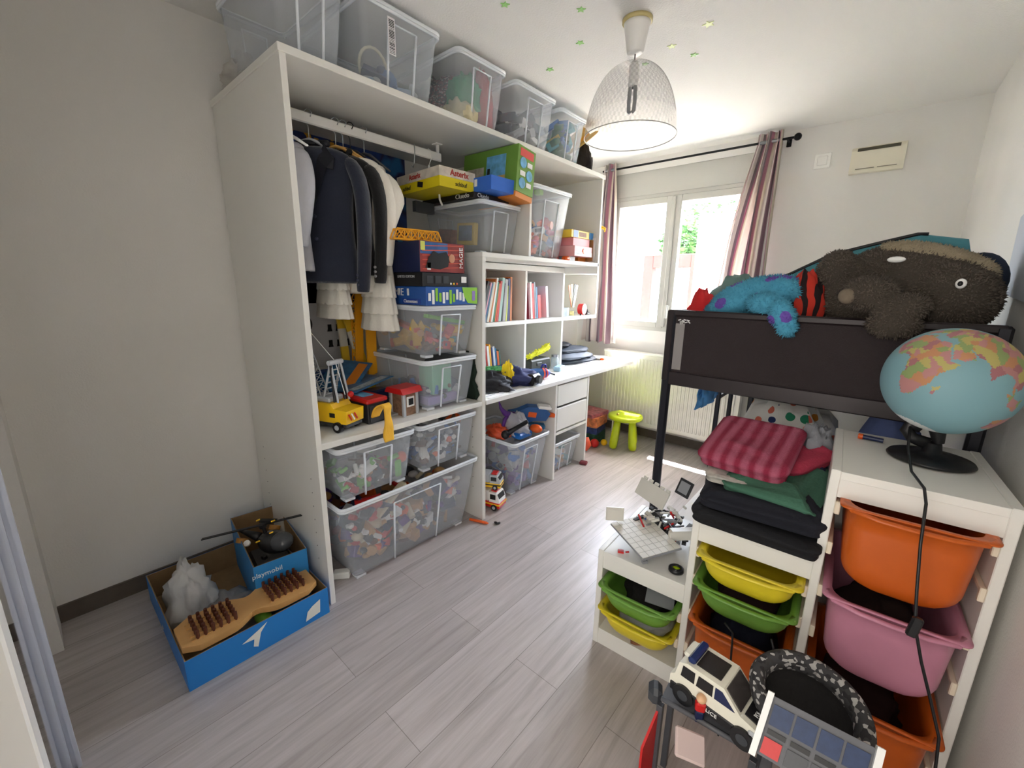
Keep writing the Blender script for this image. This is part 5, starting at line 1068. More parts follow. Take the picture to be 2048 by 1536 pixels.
# ---- folded clothes on the middle column
jeans = mat('black_denim', '0e0f15', .9, bump=.5, bscale=90)
def folded(name, label, cat, c, dim, m, rz=0, tilt=(0, 0), seed=1, amp=.012, ribs=0, nfold=2, group=None):
    """folded textile: rounded slab with soft wrinkles and fold lines"""
    o = MB(); nx, ny = 40, 40; hx, hy, h = dim[0]/2, dim[1]/2, dim[2]
    off = Vector((seed*1.7, seed*.9, seed*2.3))
    n = 64; rows = []
    K = 14
    for k in range(K+1):
        t = k/K; a = PI*t; zz = h*(.5-.5*cos(a)); ins = (1-sin(a)**.5)*h*.45
        fold = .004*sin(t*PI*2*nfold)
        rows.append([(x, y, zz) for x, y in rrect(hx-ins+fold, hy-ins+fold, min(.03, hx*.4), 14)])
    N = len(rows[0]); vs = [p for r_ in rows for p in r_]
    fs = [(k*N+i, k*N+(i+1) % N, (k+1)*N+(i+1) % N, (k+1)*N+i) for k in range(K) for i in range(N)]
    vs = list(vs); base = len(vs)
    # top and bottom caps as shrinking loops
    for which, r_ in ((0, rows[0]), (1, rows[-1])):
        prev = which*K*N
        for q in range(1, 12):
            s_ = 1-q/12; vs += [(x*s_, y*s_, z) for x, y, z in r_]; cur = len(vs)-N
            fs += [(prev+i, prev+(i+1) % N, cur+(i+1) % N, cur+i) for i in range(N)]; prev = cur
        vs.append((0, 0, r_[0][2])); ci = len(vs)-1; fs += [(prev+i, prev+(i+1) % N, ci) for i in range(N)]
    out = []
    for x, y, z in vs:
        p = Vector((x, y, z))+off; w_ = fbm(p*7)*amp*2 + fbm(p*18)*amp*.5
        top = z/h
        zz = z+w_*top+(ribs and .0035*sin(x/dim[0]*2*PI*ribs)*top)
        out.append((x+fbm(p*6+Vector((5, 0, 0)))*amp, y+fbm(p*6+Vector((0, 9, 0)))*amp, max(0, zz)))
    o.add(out, fs, 0, True)
    return tag(o.build(name, m, None, c, (tilt[0], tilt[1], rz)), label, cat, group)
pc = lambda a, b_, z: T(a, b_, z)
folded('folded_jeans', 'black jeans folded at the bottom of the clothes pile', 'jeans', pc(.492, .195, H2+.001), (.34, .46, .055), jeans, TR, seed=2, amp=.012)
folded('folded_jeans', 'dark navy trousers folded second from bottom of clothes pile', 'trousers', pc(.488, .20, H2+.057), (.32, .44, .06), mat('navy_denim', '11131f', .9, bump=.5, bscale=80), TR+.06, seed=3, amp=.014)
folded('folded_shirt', 'off white printed shirt folded under the green one', 'shirt', pc(.45, .22, H2+.118), (.27, .34, .022), mat('grey_print_cotton', 'b7b4ac', .9, var=.25, vscale=40), TR+.1, seed=4, amp=.008)
folded('folded_shirt', 'dark green t-shirt folded beneath the pink towel, drooping at front', 't-shirt', pc(.525, .165, H2+.122), (.25, .31, .045), mat('bottle_green_cotton', '3f6b57', .9, bump=.5, bscale=90), TR-.15, (.10, .06), seed=5, amp=.018)
tow, n, l, bs = nodes_mat('magenta_ribbed_towel')
tc = n.new('ShaderNodeTexCoord'); sp = n.new('ShaderNodeSeparateXYZ'); l.new(tc.outputs['Object'], sp.inputs[0]); ml = n.new('ShaderNodeMath'); ml.operation = 'MULTIPLY'; ml.inputs[1].default_value = 24; l.new(sp.outputs[0], ml.inputs[0])
fr = n.new('ShaderNodeMath'); fr.operation = 'PINGPONG'; fr.inputs[1].default_value = .5; l.new(ml.outputs[0], fr.inputs[0]); cr_ = ramp(n, [(.12, '8c2440'), (.36, 'a8566c')]); l.new(fr.outputs[0], cr_.inputs[0]); l.new(cr_.outputs[0], bs.inputs[0]); bs.inputs['Roughness'].default_value = .95
nz = n.new('ShaderNodeTexNoise'); nz.inputs['Scale'].default_value = 260; bu = n.new('ShaderNodeBump'); bu.inputs['Strength'].default_value = .8; bu.inputs['Distance'].default_value = .003; l.new(tc.outputs['Object'], nz.inputs[0]); l.new(nz.outputs[0], bu.inputs['Height']); l.new(bu.outputs[0], bs.inputs['Normal'])
folded('folded_towel', 'magenta ribbed towel folded on top of the clothes pile', 'towel', pc(.43, .22, H2+.185), (.265, .30, .058), tow, TR-.10, (.24, -.02), seed=6, amp=.007, ribs=0)
folded('folded_towel', 'crimson towel end tucked under the right of the magenta towel', 'towel', pc(.525, .28, H2+.165), (.20, .20, .055), mat('crimson_towel', 'a32f48', .95, bump=.8, bscale=120), TR-.5, (.15, .05), seed=7, amp=.012)
folded('folded_shirt', 'navy cloth at the right rear of the clothes pile', 'cloth', pc(.575, .33, H2+.06), (.13, .20, .14), mat('navy_cotton', '232a4d', .9), TR, (0, 0), seed=8, amp=.012)
folded('folded_shirt', 'blue and white cloth at left rear of the clothes pile', 'cloth', pc(.385, .37, H2+.12), (.14, .14, .11), mat('pale_blue_cotton', 'a9bdd9', .9, var=.3, vscale=20), TR+.3, seed=9, amp=.012)
cloth('grey_jumper', 'grey jumper drooping between clothes pile and tallest column', 'jumper', pc(.60, .38, H2+.10), (.06, .10, .13), mat('heather_grey', '8a8c93', .95, bump=.6, bscale=60), 51, amp=.25)

# ---- bunk bed
bed = thing('bunk_bed', 'dark metal bunk bed with brown mesh end guard standing along right wall', 'bed', (0, 0, 0))
bm_ = mat('dark_bed_metal', '35353b', .35, .7); meshm = mat('brown_black_mesh', '2c2224', .75, bump=.7, bscale=300, var=.06, vscale=4)
BX0, BX1, BY0, BY1 = 1.705, 2.672, 1.262, 3.10
for x_, y_ in ((BX0, BY0), (BX1-.01, BY0), (BX0, BY1), (BX1-.03, BY1)):
    MB().bb(x_-.019, x_+.019, y_-.014, y_+.014, 0, 1.31, bev=.008).build('post', bm_, bed)
g = MB().bb(BX0, BX1, BY0-.012, BY0+.012, 1.285, 1.312, bev=.006).bb(BX0, BX1, BY0-.012, BY0+.012, .985, 1.045, bev=.004).bb(BX0-.019, BX0+.012, BY0-.016, BY0+.016, 1.0, 1.312, bev=.005).build('guard_frame', mat('brown_black_frame', '2b2325', .4, .3), bed)
MB().bb(BX0+.012, BX1, BY0-.004, BY0+.004, 1.045, 1.287).build('guard_mesh', meshm, g)
g = MB().bb(BX0-.012, BX0+.012, BY0, BY1, 1.285, 1.31, bev=.006).bb(BX0-.012, BX0+.012, BY0, BY1, .99, 1.04, bev=.004).build('side_rail', bm_, bed)
MB().bb(BX0-.003, BX0+.003, BY0+.02, BY1-.6, 1.04, 1.287).build('side_mesh', meshm, g)
MB().bb(BX1-.03, BX1-.008, BY0, BY1, 1.0, 1.04, bev=.004).build('side_rail', bm_, bed)
MB().bb(BX0, BX1-.02, BY1-.012, BY1+.012, 1.0, 1.04, bev=.004).bb(BX0, BX1-.02, BY1-.012, BY1+.012, 1.285, 1.31).build('end_rail', bm_, bed)
for y_ in (2.15, 2.45): MB().cyl((BX0, y_, 0), (BX0, y_, 1.29), .014).build('ladder_post', bm_, bed)
for z_ in (.25, .5, .75): MB().cyl((BX0, 2.15, z_), (BX0, 2.45, z_), .011).build('ladder_rung', bm_, bed)
MB().bb(BX0+.02, BX1-.04, BY0+.02, BY1-.02, 1.0, 1.015).build('upper_slats', mat('slat_grey', '6c6a68', .7), bed)
MB().bb(BX0, BX1-.03, BY0+.02, BY1-.02, .10, .13, bev=.004).build('lower_base', bm_, bed)
tag(MB().bb(BX0+.03, BX1-.05, BY0+.03, BY1-.03, 1.016, 1.14, bev=.03).build('mattress', mat('white_ticking', 'dfdcd6', .9)), 'upper bunk mattress behind the brown guard', 'mattress')
tag(MB().bb(BX0+.03, BX1-.05, BY0+.03, BY1-.03, .131, .27, bev=.03).build('mattress', mat('white_ticking', 'dfdcd6', .9)), 'lower bunk mattress at the foot of the bed posts', 'mattress')
# worn patch and tape on the mesh corner
tag(MB().bb(1.722, 1.762, BY0-.0062, BY0-.0045, 1.055, 1.255).build('tape_strip', clear('dull_tape', (.6, .57, .56), .35, .3)), 'strip of clear tape down the left edge of brown guard', 'tape')
m = MB(); random.seed(61)
for k in range(12): m.box((1.73+random.random()*.05, BY0-.0075, 1.255+random.random()*.022), (.012, .0012, .004), (0, random.uniform(-.7, .7), 0))
tag(m.build('torn_tape', wht), 'torn white tape remnants at upper left corner of the guard', 'tape')
# bedding on the lower bunk
leafm, n, l, bs = nodes_mat('leaf_print_cotton')
tc = n.new('ShaderNodeTexCoord'); vo = n.new('ShaderNodeTexVoronoi'); vo.inputs['Scale'].default_value = 16; l.new(tc.outputs['Object'], vo.inputs[0])
lt = n.new('ShaderNodeMath'); lt.operation = 'LESS_THAN'; lt.inputs[1].default_value = .30; l.new(vo.outputs['Distance'], lt.inputs[0])
cr_ = ramp(n, [(0, '2f8f6a'), (.3, 'd98a2b'), (.5, '2a3a6a'), (.7, 'd9705a'), (.85, '8a9a9f')], 'CONSTANT'); l.new(vo.outputs['Color'], cr_.inputs[0])
mxx = n.new('ShaderNodeMix'); mxx.data_type = 'RGBA'; mxx.inputs[6].default_value = (*rgb('f4f2ec'), 1); l.new(lt.outputs[0], mxx.inputs[0]); l.new(cr_.outputs[0], mxx.inputs[7]); l.new(mxx.outputs[2], bs.inputs[0]); bs.inputs['Roughness'].default_value = .9
cloth('duvet', 'white duvet with small coloured leaf print, heaped on the lower bunk', 'duvet', (2.15, 1.56, .27), (.27, .24, .49), leafm, 52, amp=.16)
cloth('pillow', 'dusty blue cushion heaped on lower bunk behind the globe', 'pillow', (2.48, 1.50, .27), (.165, .22, .515), mat('denim_blue', '7485bd', .9, bump=.4, bscale=60), 53, amp=.08)
cloth('blue_garment', 'light blue garment hanging from the bunk ladder', 'garment', (1.70, 1.93, .76), (.02, .16, .14), mat('sky_blue_cotton', '4f8fc9', .9, bump=.4, bscale=40), 54, amp=.5)
# ---- on the upper bunk
def tufts(o, balls, n, ln, m, seed=3, wd=.35, tip=None):
    random.seed(seed); vs = []; fs = []; tot = 0
    A = [(b[1] if isinstance(b[1], tuple) else (b[1],)*3) for b in balls]
    wt_ = [a[0]*a[1]+a[1]*a[2]+a[0]*a[2] for a in A]
    Ms = [Matrix.Translation(b[0]) @ (Euler(b[2]).to_matrix().to_4x4() if len(b) > 2 else Matrix()) for b in balls]
    In = [q.inverted() for q in Ms]
    while tot < n:
        k = random.choices(range(len(balls)), wt_)[0]; a = A[k]
        d = Vector((random.gauss(0, 1), random.gauss(0, 1), random.gauss(0, 1))).normalized()
        p = Ms[k] @ Vector((d.x*a[0], d.y*a[1], d.z*a[2])); nr = (Ms[k].to_3x3() @ Vector((d.x/a[0], d.y/a[1], d.z/a[2]))).normalized()
        tot += 1
        if any(j != k and sum((c/q)**2 for c, q in zip(In[j] @ p, A[j])) < .9 for j in range(len(balls))): continue
        dr = (nr+Vector((random.gauss(0, .45), random.gauss(0, .45), random.gauss(0, .45)-.25))).normalized(); u, v = frame_from(dr)
        a0 = random.random()*6; L_ = ln*random.uniform(.6, 1.3); w_ = L_*wd; b0 = len(vs)
        vs += [p-nr*ln*.3+u*cos(a0+q*2.09)*w_+v*sin(a0+q*2.09)*w_ for q in range(3)]+[p+dr*L_]
        fs += [(b0, b0+1, b0+3), (b0+1, b0+2, b0+3), (b0+2, b0, b0+3)]
    mb = MB().add(vs, fs, 0, True); return mb.build('fur', m, o)
def plush(name, label, balls, m, furm, nt, ln, cat='soft toy', loc=(0, 0, 0), vox=.009, seed=3):
    o = thing(name, label, cat, loc)
    mb = MB()
    for b in balls: mb.ball(b[0], b[1], 24, 0, b[2] if len(b) > 2 else None)
    bo = mb.build('body', m, o); r = bo.modifiers.new('r', 'REMESH'); r.mode = 'VOXEL'; r.voxel_size = vox; r.use_smooth_shade = True
    s_ = bo.modifiers.new('s', 'SMOOTH'); s_.iterations = 6; s_.factor = .6
    tufts(o, balls, nt, ln, furm, seed)
    return o
bearm = mat('grey_brown_plush', '4a423a', .95, bump=1, bscale=90); bearf = mat('grey_brown_fur', '5d544b', .95, var=.25, vscale=30)
balls = [((2.44, 1.50, 1.40), (.225, .16, .165), (0, .15, 0)), ((2.54, 1.42, 1.38), (.125, .13, .12), (0, 0, 0)), ((2.235, 1.44, 1.475), (.062, .075, .072), (0, .1, 0)), ((2.26, 1.46, 1.40), (.07, .08, .12), (0, 0, 0)),
         ((2.345, 1.27, 1.395), (.082, .085, .056), (.1, .05, .2)), ((2.43, 1.24, 1.345), (.072, .062, .05), (0, -.3, 0)), ((2.42, 1.222, 1.30), (.068, .035, .045), (.2, 0, 0)), ((2.36, 1.44, 1.34), (.16, .12, .10))]
by_ = plush('teddy_bear', 'big dark brown teddy bear lying on the upper bunk over the guard', balls, bearm, bearf, 22000, .009)
lt_b = [((2.49, 1.46, 1.515), (.15, .06, .042), (0, .28, 0)), ((2.585, 1.43, 1.455), (.06, .055, .055))]
mb = MB()
for b_ in lt_b: mb.ball(b_[0], b_[1], 20, 0, b_[2] if len(b_) > 2 else None)
tb = mb.build('belly_patch', mat('beige_plush', '9b8f78', .95, bump=1, bscale=90), by_)
tufts(by_, lt_b, 3500, .008, mat('beige_fur', 'a2967e', .95), 5)
MB().ball((2.395, 1.335, 1.505), (.024, .010, .010), 14).build('muzzle_mark', wht, by_)
ey = MB().ball((2.553, 1.284, 1.428), (.013, .008, .015), 16).build('eye', wht, by_); MB().ball((2.551, 1.279, 1.428), (.0065, .006, .008), 14).build('pupil', black, ey)
MB().ball((2.292, 1.215, 1.385), (.028, .022, .026), 14, 0, (0, 0, -.6)).build('paw_pad', mat('tan_plush', '7d7060', .95), by_)
blm, n, l, bs = nodes_mat('turquoise_spotted_plush')
tc = n.new('ShaderNodeTexCoord'); vo = n.new('ShaderNodeTexVoronoi'); vo.inputs['Scale'].default_value = 11; l.new(tc.outputs['Object'], vo.inputs[0])
lt = n.new('ShaderNodeMath'); lt.operation = 'LESS_THAN'; lt.inputs[1].default_value = .27; l.new(vo.outputs['Distance'], lt.inputs[0])
mxx = n.new('ShaderNodeMix'); mxx.data_type = 'RGBA'; mxx.inputs[6].default_value = (*rgb('55a6c4'), 1); mxx.inputs[7].default_value = (*rgb('7a5bb8'), 1); l.new(lt.outputs[0], mxx.inputs[0]); l.new(mxx.outputs[2], bs.inputs[0]); bs.inputs['Roughness'].default_value = .95
balls = [((1.98, 1.40, 1.37), (.17, .08, .075), (0, -.30, 0)), ((1.90, 1.38, 1.33), (.11, .08, .06), (0, -.5, 0)), ((2.08, 1.37, 1.40), (.07, .06, .05), (0, .3, 0)), ((2.05, 1.30, 1.345), (.075, .06, .045), (0, .1, 0)), ((2.11, 1.245, 1.315), (.042, .035, .055), (0, -.5, 0)), ((2.135, 1.225, 1.272), (.034, .026, .036), (0, -.5, 0))]
plush('spotted_plush', 'turquoise furry soft toy with purple spots draped over the guard', balls, blm, blm, 7000, .010)
tealm = mat('teal_fleece', '4a8893', .95, bump=.5, bscale=80); dteal = mat('dark_teal_fleece', '2f5f69', .95, bump=.5, bscale=80)
pts_ = [(1.80, 1.45), (2.03, 1.455), (2.19, 1.545), (2.34, 1.585), (2.45, 1.612), (2.59, 1.585), (2.60, 1.50)]
def topz(x):
    for (x0, z0), (x1, z1) in zip(pts_, pts_[1:]):
        if x0 <= x <= x1: return z0+(z1-z0)*(x-x0)/(x1-x0)
    return pts_[-1][1] if x > 2.5 else pts_[0][1]
cu = thing('floor_cushion', 'large teal cushion with black piping behind the soft toys', 'cushion', (0, 0, 0))
m = MB()
def cf(i, j):
    x = 1.98+.64*i; z1 = topz(x); z0 = 1.142; t = j*2*PI; hz = (z1-z0)/2; ex = min(1, min(i, 1-i)*14+.2)
    return (x, 1.66+.055*ex*cos(t)*abs(cos(t))**.0+.04*(1-ex)*0, z0+hz+hz*sin(t)*1.0)
m.grid(30, 28, cf); m.build('cover', tealm, cu)
MB().tube([(x/100, 1.655, topz(x/100)+.002) for x in range(199, 248, 3)], .007, 8).build('piping', black, cu)
cloth('fleece_blanket', 'grey green fleece bunched at the left of the upper bunk', 'blanket', (1.86, 1.62, 1.142), (.13, .12, .24), mat('sage_fleece', '6f8c86', .95, bump=.6, bscale=60), 56, amp=.15)
cloth('red_cushion', 'bright red soft toy peeking over the left end of guard', 'soft toy', (1.765, 1.46, 1.142), (.07, .10, .19), mat('bright_red_plush', 'd2262a', .9, bump=.5, bscale=80), 57, amp=.12)
tgm, n, l, bs = nodes_mat('red_black_stripe')
tc = n.new('ShaderNodeTexCoord'); wv = n.new('ShaderNodeTexWave'); wv.inputs['Scale'].default_value = 7; wv.inputs['Distortion'].default_value = 6; l.new(tc.outputs['Object'], wv.inputs[0]); cr_ = ramp(n, [(.35, '1d0f12'), (.42, 'c0301f')]); l.new(wv.outputs[0], cr_.inputs[0]); l.new(cr_.outputs[0], bs.inputs[0]); bs.inputs['Roughness'].default_value = .9
cloth('striped_soft_toy', 'red and black tiger striped cloth right of the turquoise toy', 'soft toy', (2.15, 1.40, 1.142), (.085, .07, .24), tgm, 58, amp=.12)
cloth('dark_blanket', 'very dark maroon patterned blanket between striped cloth and bear', 'blanket', (2.22, 1.52, 1.142), (.10, .08, .24), mat('oxblood', '2c1316', .9, var=.5, vscale=30), 59, amp=.12)
tag(MB().ball((0, 0, 0), (.075, .05, .095), 24).build('navy_cushion', mat('navy_velvet', '1d2a3d', .9), None, (2.612, 1.56, 1.44)), 'round navy cushion behind the bear head at the wall', 'cushion')
pw = thing('wall_paper', 'pale grey paper sheet pinned to the right wall above the bunk', 'paper', (0, 0, 0))
MB().add([(2.705, 1.15, 1.36), (2.699, 1.72, 1.40), (2.696, 1.74, 1.66), (2.702, 1.15, 1.74), (2.710, 1.15, 1.36), (2.704, 1.72, 1.40), (2.701, 1.74, 1.66), (2.707, 1.15, 1.74)], [(0, 1, 2, 3), (4, 5, 6, 7), (0, 1, 5, 4), (1, 2, 6, 5), (2, 3, 7, 6), (3, 0, 4, 7)]).build('sheet', mat('pale_blue_paper', 'c3c9d4', .7), pw)

# ---- globe
GC = Vector((2.555, 1.03, 1.168)); GR = .142
gl = thing('globe', 'illuminated world globe on black stand on top of the tallest column', 'globe', (GC.x, GC.y, .9405))
cz = GC.z-.9405
base = MB().lathe([(0, 0), (.088, 0), (.094, .004), (.090, .010), (.05, .018), (.022, .026), (.018, .05), (.014, .052), (0, .052)], 48)
base.build('base', black, gl)
MB().tube([(-.01, .0, .045), (-.045, .0, .055), (-.06, 0, .075), (-.055, 0, cz-GR+.012), (-.03, 0, cz-GR)], [.014, .012, .012, .014, .012], 12, flat=1.3).build('arm', black, gl)
MB().cyl((.01, 0, .052), (.0, 0, cz-GR+.01), .012, .02).build('socket', black, gl)
land = {
 'af': [(-17, 15), (-16, 22), (-10, 29), (-6, 35), (10, 37), (11, 33), (20, 31), (32, 31), (35, 27), (38, 20), (43, 12), (51, 12), (48, 5), (41, -3), (40, -15), (35, -22), (32, -28), (26, -34), (18, -34), (14, -24), (12, -15), (13, -8), (9, 0), (9, 4), (4, 6), (-8, 4), (-13, 9)],
 'ma': [(44, -16), (50, -14), (48, -24), (44, -25)],
 'ar': [(35, 30), (43, 14), (52, 17), (59, 22), (56, 26), (50, 30), (48, 32), (60, 26), (67, 25), (72, 20), (77, 8), (80, 14), (87, 21), (92, 22), (97, 16), (99, 8), (104, 1), (101, 12), (106, 10), (109, 18), (120, 27), (121, 39), (135, 44), (140, 55), (160, 62), (180, 67), (180, 72), (100, 77), (60, 70), (40, 68), (28, 71), (12, 66), (5, 60), (14, 56), (8, 54), (-2, 48), (-9, 43), (-9, 37), (3, 41), (12, 44), (18, 40), (23, 37), (28, 40), (36, 36)],
 'au': [(114, -22), (130, -12), (142, -11), (153, -27), (148, -38), (130, -32), (116, -35)],
 'in': [(96, 5), (106, -6), (119, -8), (117, 5), (110, 2)], 'sa': [(-80, 8), (-62, 10), (-35, -6), (-40, -22), (-58, -38), (-70, -53), (-75, -45), (-70, -18), (-81, -5)],
 'na': [(-165, 65), (-125, 50), (-117, 32), (-97, 17), (-83, 9), (-90, 21), (-97, 27), (-81, 26), (-65, 45), (-56, 52), (-78, 62), (-90, 72), (-130, 70)], 'an': [(-180, -72), (180, -68), (180, -90), (-180, -90)]}
def inside(p, poly):
    c = False; n_ = len(poly)
    for i in range(n_):
        x1, y1 = poly[i]; x2, y2 = poly[(i+1) % n_]
        if (y1 > p[1]) != (y2 > p[1]) and p[0] < (x2-x1)*(p[1]-y1)/(y2-y1)+x1: c = not c
    return c
random.seed(17); seeds = [(random.uniform(-180, 180), random.uniform(-60, 75), random.randrange(5)) for _ in range(620)]
NX, NY = 240, 120; vs = []; fs = []; mi = []
for j in range(NY+1):
    la = -PI/2+PI*j/NY
    for i in range(NX): lo = -PI+2*PI*i/NX; vs.append((GR*cos(la)*cos(lo), GR*cos(la)*sin(lo), GR*sin(la)))
for j in range(NY):
    for i in range(NX):
        p = (-180+360*(i+.5)/NX, -90+180*(j+.5)/NY); fs.append((j*NX+i, j*NX+(i+1) % NX, (j+1)*NX+(i+1) % NX, (j+1)*NX+i)); k = 0
        q = (p[0]+1.5*noise.noise((p[0]*.15, p[1]*.15, 0)), p[1]+1.5*noise.noise((p[0]*.15, p[1]*.15, 5)))
        if any(inside(q, pl) for pl in land.values()):
            k = 1+min(seeds, key=lambda s_: (s_[0]-q[0])**2+(s_[1]-q[1])**2)[2]
            if inside(q, land['an']): k = 6
        mi.append(k)
me = bpy.data.meshes.new('sphere'); me.from_pydata(vs, [], fs)
for nm_, c_ in (('map_sea', '7fa9b2'), ('map_pink', 'b98482'), ('map_yellow', 'b8ae68'), ('map_green', '8ea268'), ('map_orange', 'c08a62'), ('map_rose', 'a86f74'), ('map_ice', 'e2e6e6')): me.materials.append(mat(nm_, c_, .55))
me.polygons.foreach_set('material_index', mi); me.polygons.foreach_set('use_smooth', [True]*len(fs)); me.update()
go = bpy.data.objects.new('sphere', me); COL.objects.link(go); go.parent = gl; go.location = (0, 0, cz)
dcam = (CAM-GC).normalized(); n0 = (Vector((0, 0, 1))-dcam*dcam.z).normalized()
n1 = Matrix.Rotation(-radians(20), 3, dcam) @ n0
la0, lo0 = radians(-6), radians(52)
Lc = Vector((cos(la0)*cos(lo0), cos(la0)*sin(lo0), sin(la0))); Ln_ = (Vector((0, 0, 1))-Lc*Lc.z).normalized(); Le = Ln_.cross(Lc)
We = n1.cross(dcam)
A = Matrix((Lc, Ln_, Le)).transposed(); B = Matrix((dcam, n1, We)).transposed()
go.rotation_euler = (B @ A.transposed()).to_euler()
# power cord with in-line switch hanging in front of the tubs
def W(u, v, ax, val):
    d = fwd+RT*((u-1024)/FPX)+UP*((768-v)/FPX); t = (val-CAM['xyz'.index(ax)])/d['xyz'.index(ax)]; return CAM+d*t
cord = thing('power_cord', 'black power cord of the globe with in-line switch hanging before the tubs', 'cord', (2.52, .6, .9))
def loc_(p): return Vector(p)-Vector((2.52, .6, .9))
cp = [loc_(GC+Vector((-.055, -.012, -.14))), loc_((2.50, .93, .99)), loc_((2.51, .84, .955)), loc_((2.53, .74, .952)), loc_((2.535, .70, .93)), loc_((2.54, .675, .84)), loc_((2.55, .65, .74)), loc_((2.56, .64, .66)), loc_((2.585, .64, .575)), loc_((2.615, .64, .49)), loc_((2.64, .62, .42)), loc_((2.66, .60, .2)), loc_((2.66, .60, .02))]
MB().tube(cp, .0032, 8).build('cable', black, cord)
MB().box(loc_((2.56, .638, .655)), (.020, .016, .052), (.0, .12, 0), bev=.004).build('switch', black, cord)
tag(MB().cyl((0, 0, 0), (.05, 0, 0), .007).cyl((-.012, 0, 0), (0, 0, 0), .0085, mi=1).build('foam_dart', [navy, orange], None, (2.405, 1.12, .9475), (0, 0, -.1)), 'blue foam dart with orange tip lying beside the globe', 'foam dart')
for i, (pts_c, lb_) in enumerate((([(2.18, .655, .42), (2.205, .655, .40), (2.21, .66, .30), (2.215, .66, .15), (2.21, .65, .02)], 'left thin black cable hanging over the middle orange tub'), ([(2.30, .655, .44), (2.315, .65, .40), (2.32, .65, .28), (2.33, .64, .02)], 'right thin black cable hanging over the middle orange tub'))):
    tag(MB().tube(pts_c, .003, 8).build('thin_cable', black), lb_, 'cable')

# ---- toys in the foreground
pst = thing('toy_police_station', 'grey and white toy station with solar panel roof at bottom of photo', 'toy building', (0, 0, 0))
gp = mat('station_grey', '606166', .5); gpd = mat('station_dark_grey', '4a4b50', .4); solm = mat('solar_cell', '24375c', .45, var=.15, vscale=90)
ofs = Vector((0, 0, 0))
def quadslab(P, t, m, name, parent, down=None):
    P = [Vector(p) for p in P]; nrm = (P[1]-P[0]).cross(P[3]-P[0]).normalized()*t
    return MB().add([*P, *[p-nrm for p in P]], [(0, 1, 2, 3), (7, 6, 5, 4), (0, 4, 5, 1), (1, 5, 6, 2), (2, 6, 7, 3), (3, 7, 4, 0)]).build(name, m, parent)
# roof panel: upper edge A-B, lower edge D-C
A_, B_ = W(1548, 1392, 'z', .56), W(1752, 1497, 'z', .56)
dn = Vector((-.008, -.072, -.088))
D_, C_ = A_+dn, B_+dn
E1 = (B_-A_); E2 = (D_-A_)
def rp(u, v, h=0): return A_+E1*u+E2*v+E1.cross(E2).normalized()*(-h if E1.cross(E2).z < 0 else h)
def rslab(u0, u1, v0, v1, h0, h1, m, name):
    vs = [rp(u, v, h) for h in (h0, h1) for u, v in ((u0, v0), (u1, v0), (u1, v1), (u0, v1))]
    return MB().add(vs, [(0, 1, 2, 3), (4, 5, 6, 7), (0, 1, 5, 4), (1, 2, 6, 5), (2, 3, 7, 6), (3, 0, 4, 7)]).build(name, m, pst)
rslab(.0, 1, 0, 1, -.008, 0, gp, 'roof_panel')
rslab(-.07, .0, -.05, 1.05, -.012, .014, wht, 'roof_beam'); rslab(1.0, 1.07, -.05, 1.05, -.012, .014, wht, 'roof_beam')
for k in range(4):
    u0 = .03+k*.243; rslab(u0, u0+.215, .12, .47, 0, .003, solm, 'solar_cell')
    rslab(u0+.01, u0+.205, .54, .62, 0, .003, black, 'roof_slot')
    if k: rslab(u0, u0+.215, .68, .95, 0, .003, gpd if k < 3 else black, 'roof_window')
rslab(.03, .22, .68, .95, 0, .004, red, 'red_hatch')
# grey deck with car on it
dk0 = [W(1322, 1402, 'z', .34), W(1350, 1345, 'z', .34), W(1535, 1440, 'z', .34), W(1508, 1512, 'z', .34)]
quadslab(dk0, .012, gp, 'deck', pst)
dkc = (dk0[0]+dk0[3])/2
MB().tube([dk0[0]+Vector((0, 0, .01)), dk0[3]+Vector((0, 0, .01))], .006, 8).tube([dk0[1]+Vector((0, 0, .01)), dk0[2]+Vector((0, 0, .01))], .006, 8).build('deck_edge', gp, pst)
for p_, z_ in ((dk0[0], 0), (dk0[1], 0), (dk0[2], 0), (dk0[3], 0)): MB().bb(p_.x-.008, p_.x+.008, p_.y-.008, p_.y+.008, 0, .33, bev=.001).build('pillar', gpd, pst)
quadslab([dk0[0]+Vector((.0, 0, -.02)), dk0[0]+Vector((-.01, -.07, -.10)), dk0[0]+Vector((-.01, -.07, -.33)), dk0[0]+Vector((.0, 0, -.33))], .006, red, 'red_wall', pst)
MB().box((dk0[0]+Vector((-.022, .015, .0))), (.035, .05, .05), (0, 0, .4), bev=.012).build('black_bracket', dgrey, pst)
MB().bb(dk0[0].x+.02, B_.x-.02, .12, .42, .0, .02, bev=.002).build('floor_plate', gpd, pst)
MB().bb(B_.x-.02, B_.x-.0, .15, .36, .0, .40, bev=.002).build('side_wall', gp, pst); MB().bb(A_.x-.0, A_.x+.02, .15, .34, .0, .40, bev=.002).build('side_wall', gp, pst)
bxo = thing('small_beige_panel', 'pale pink plastic panel tilted beneath the grey deck', 'toy part', W(1380, 1492, 'y', .28), 0, None, (.5, .25, .5))
MB().bb(-.035, .035, -.03, .03, -.006, .006, bev=.004).build('panel', mat('pale_pink_plastic', 'cdb8b4', .5), bxo)
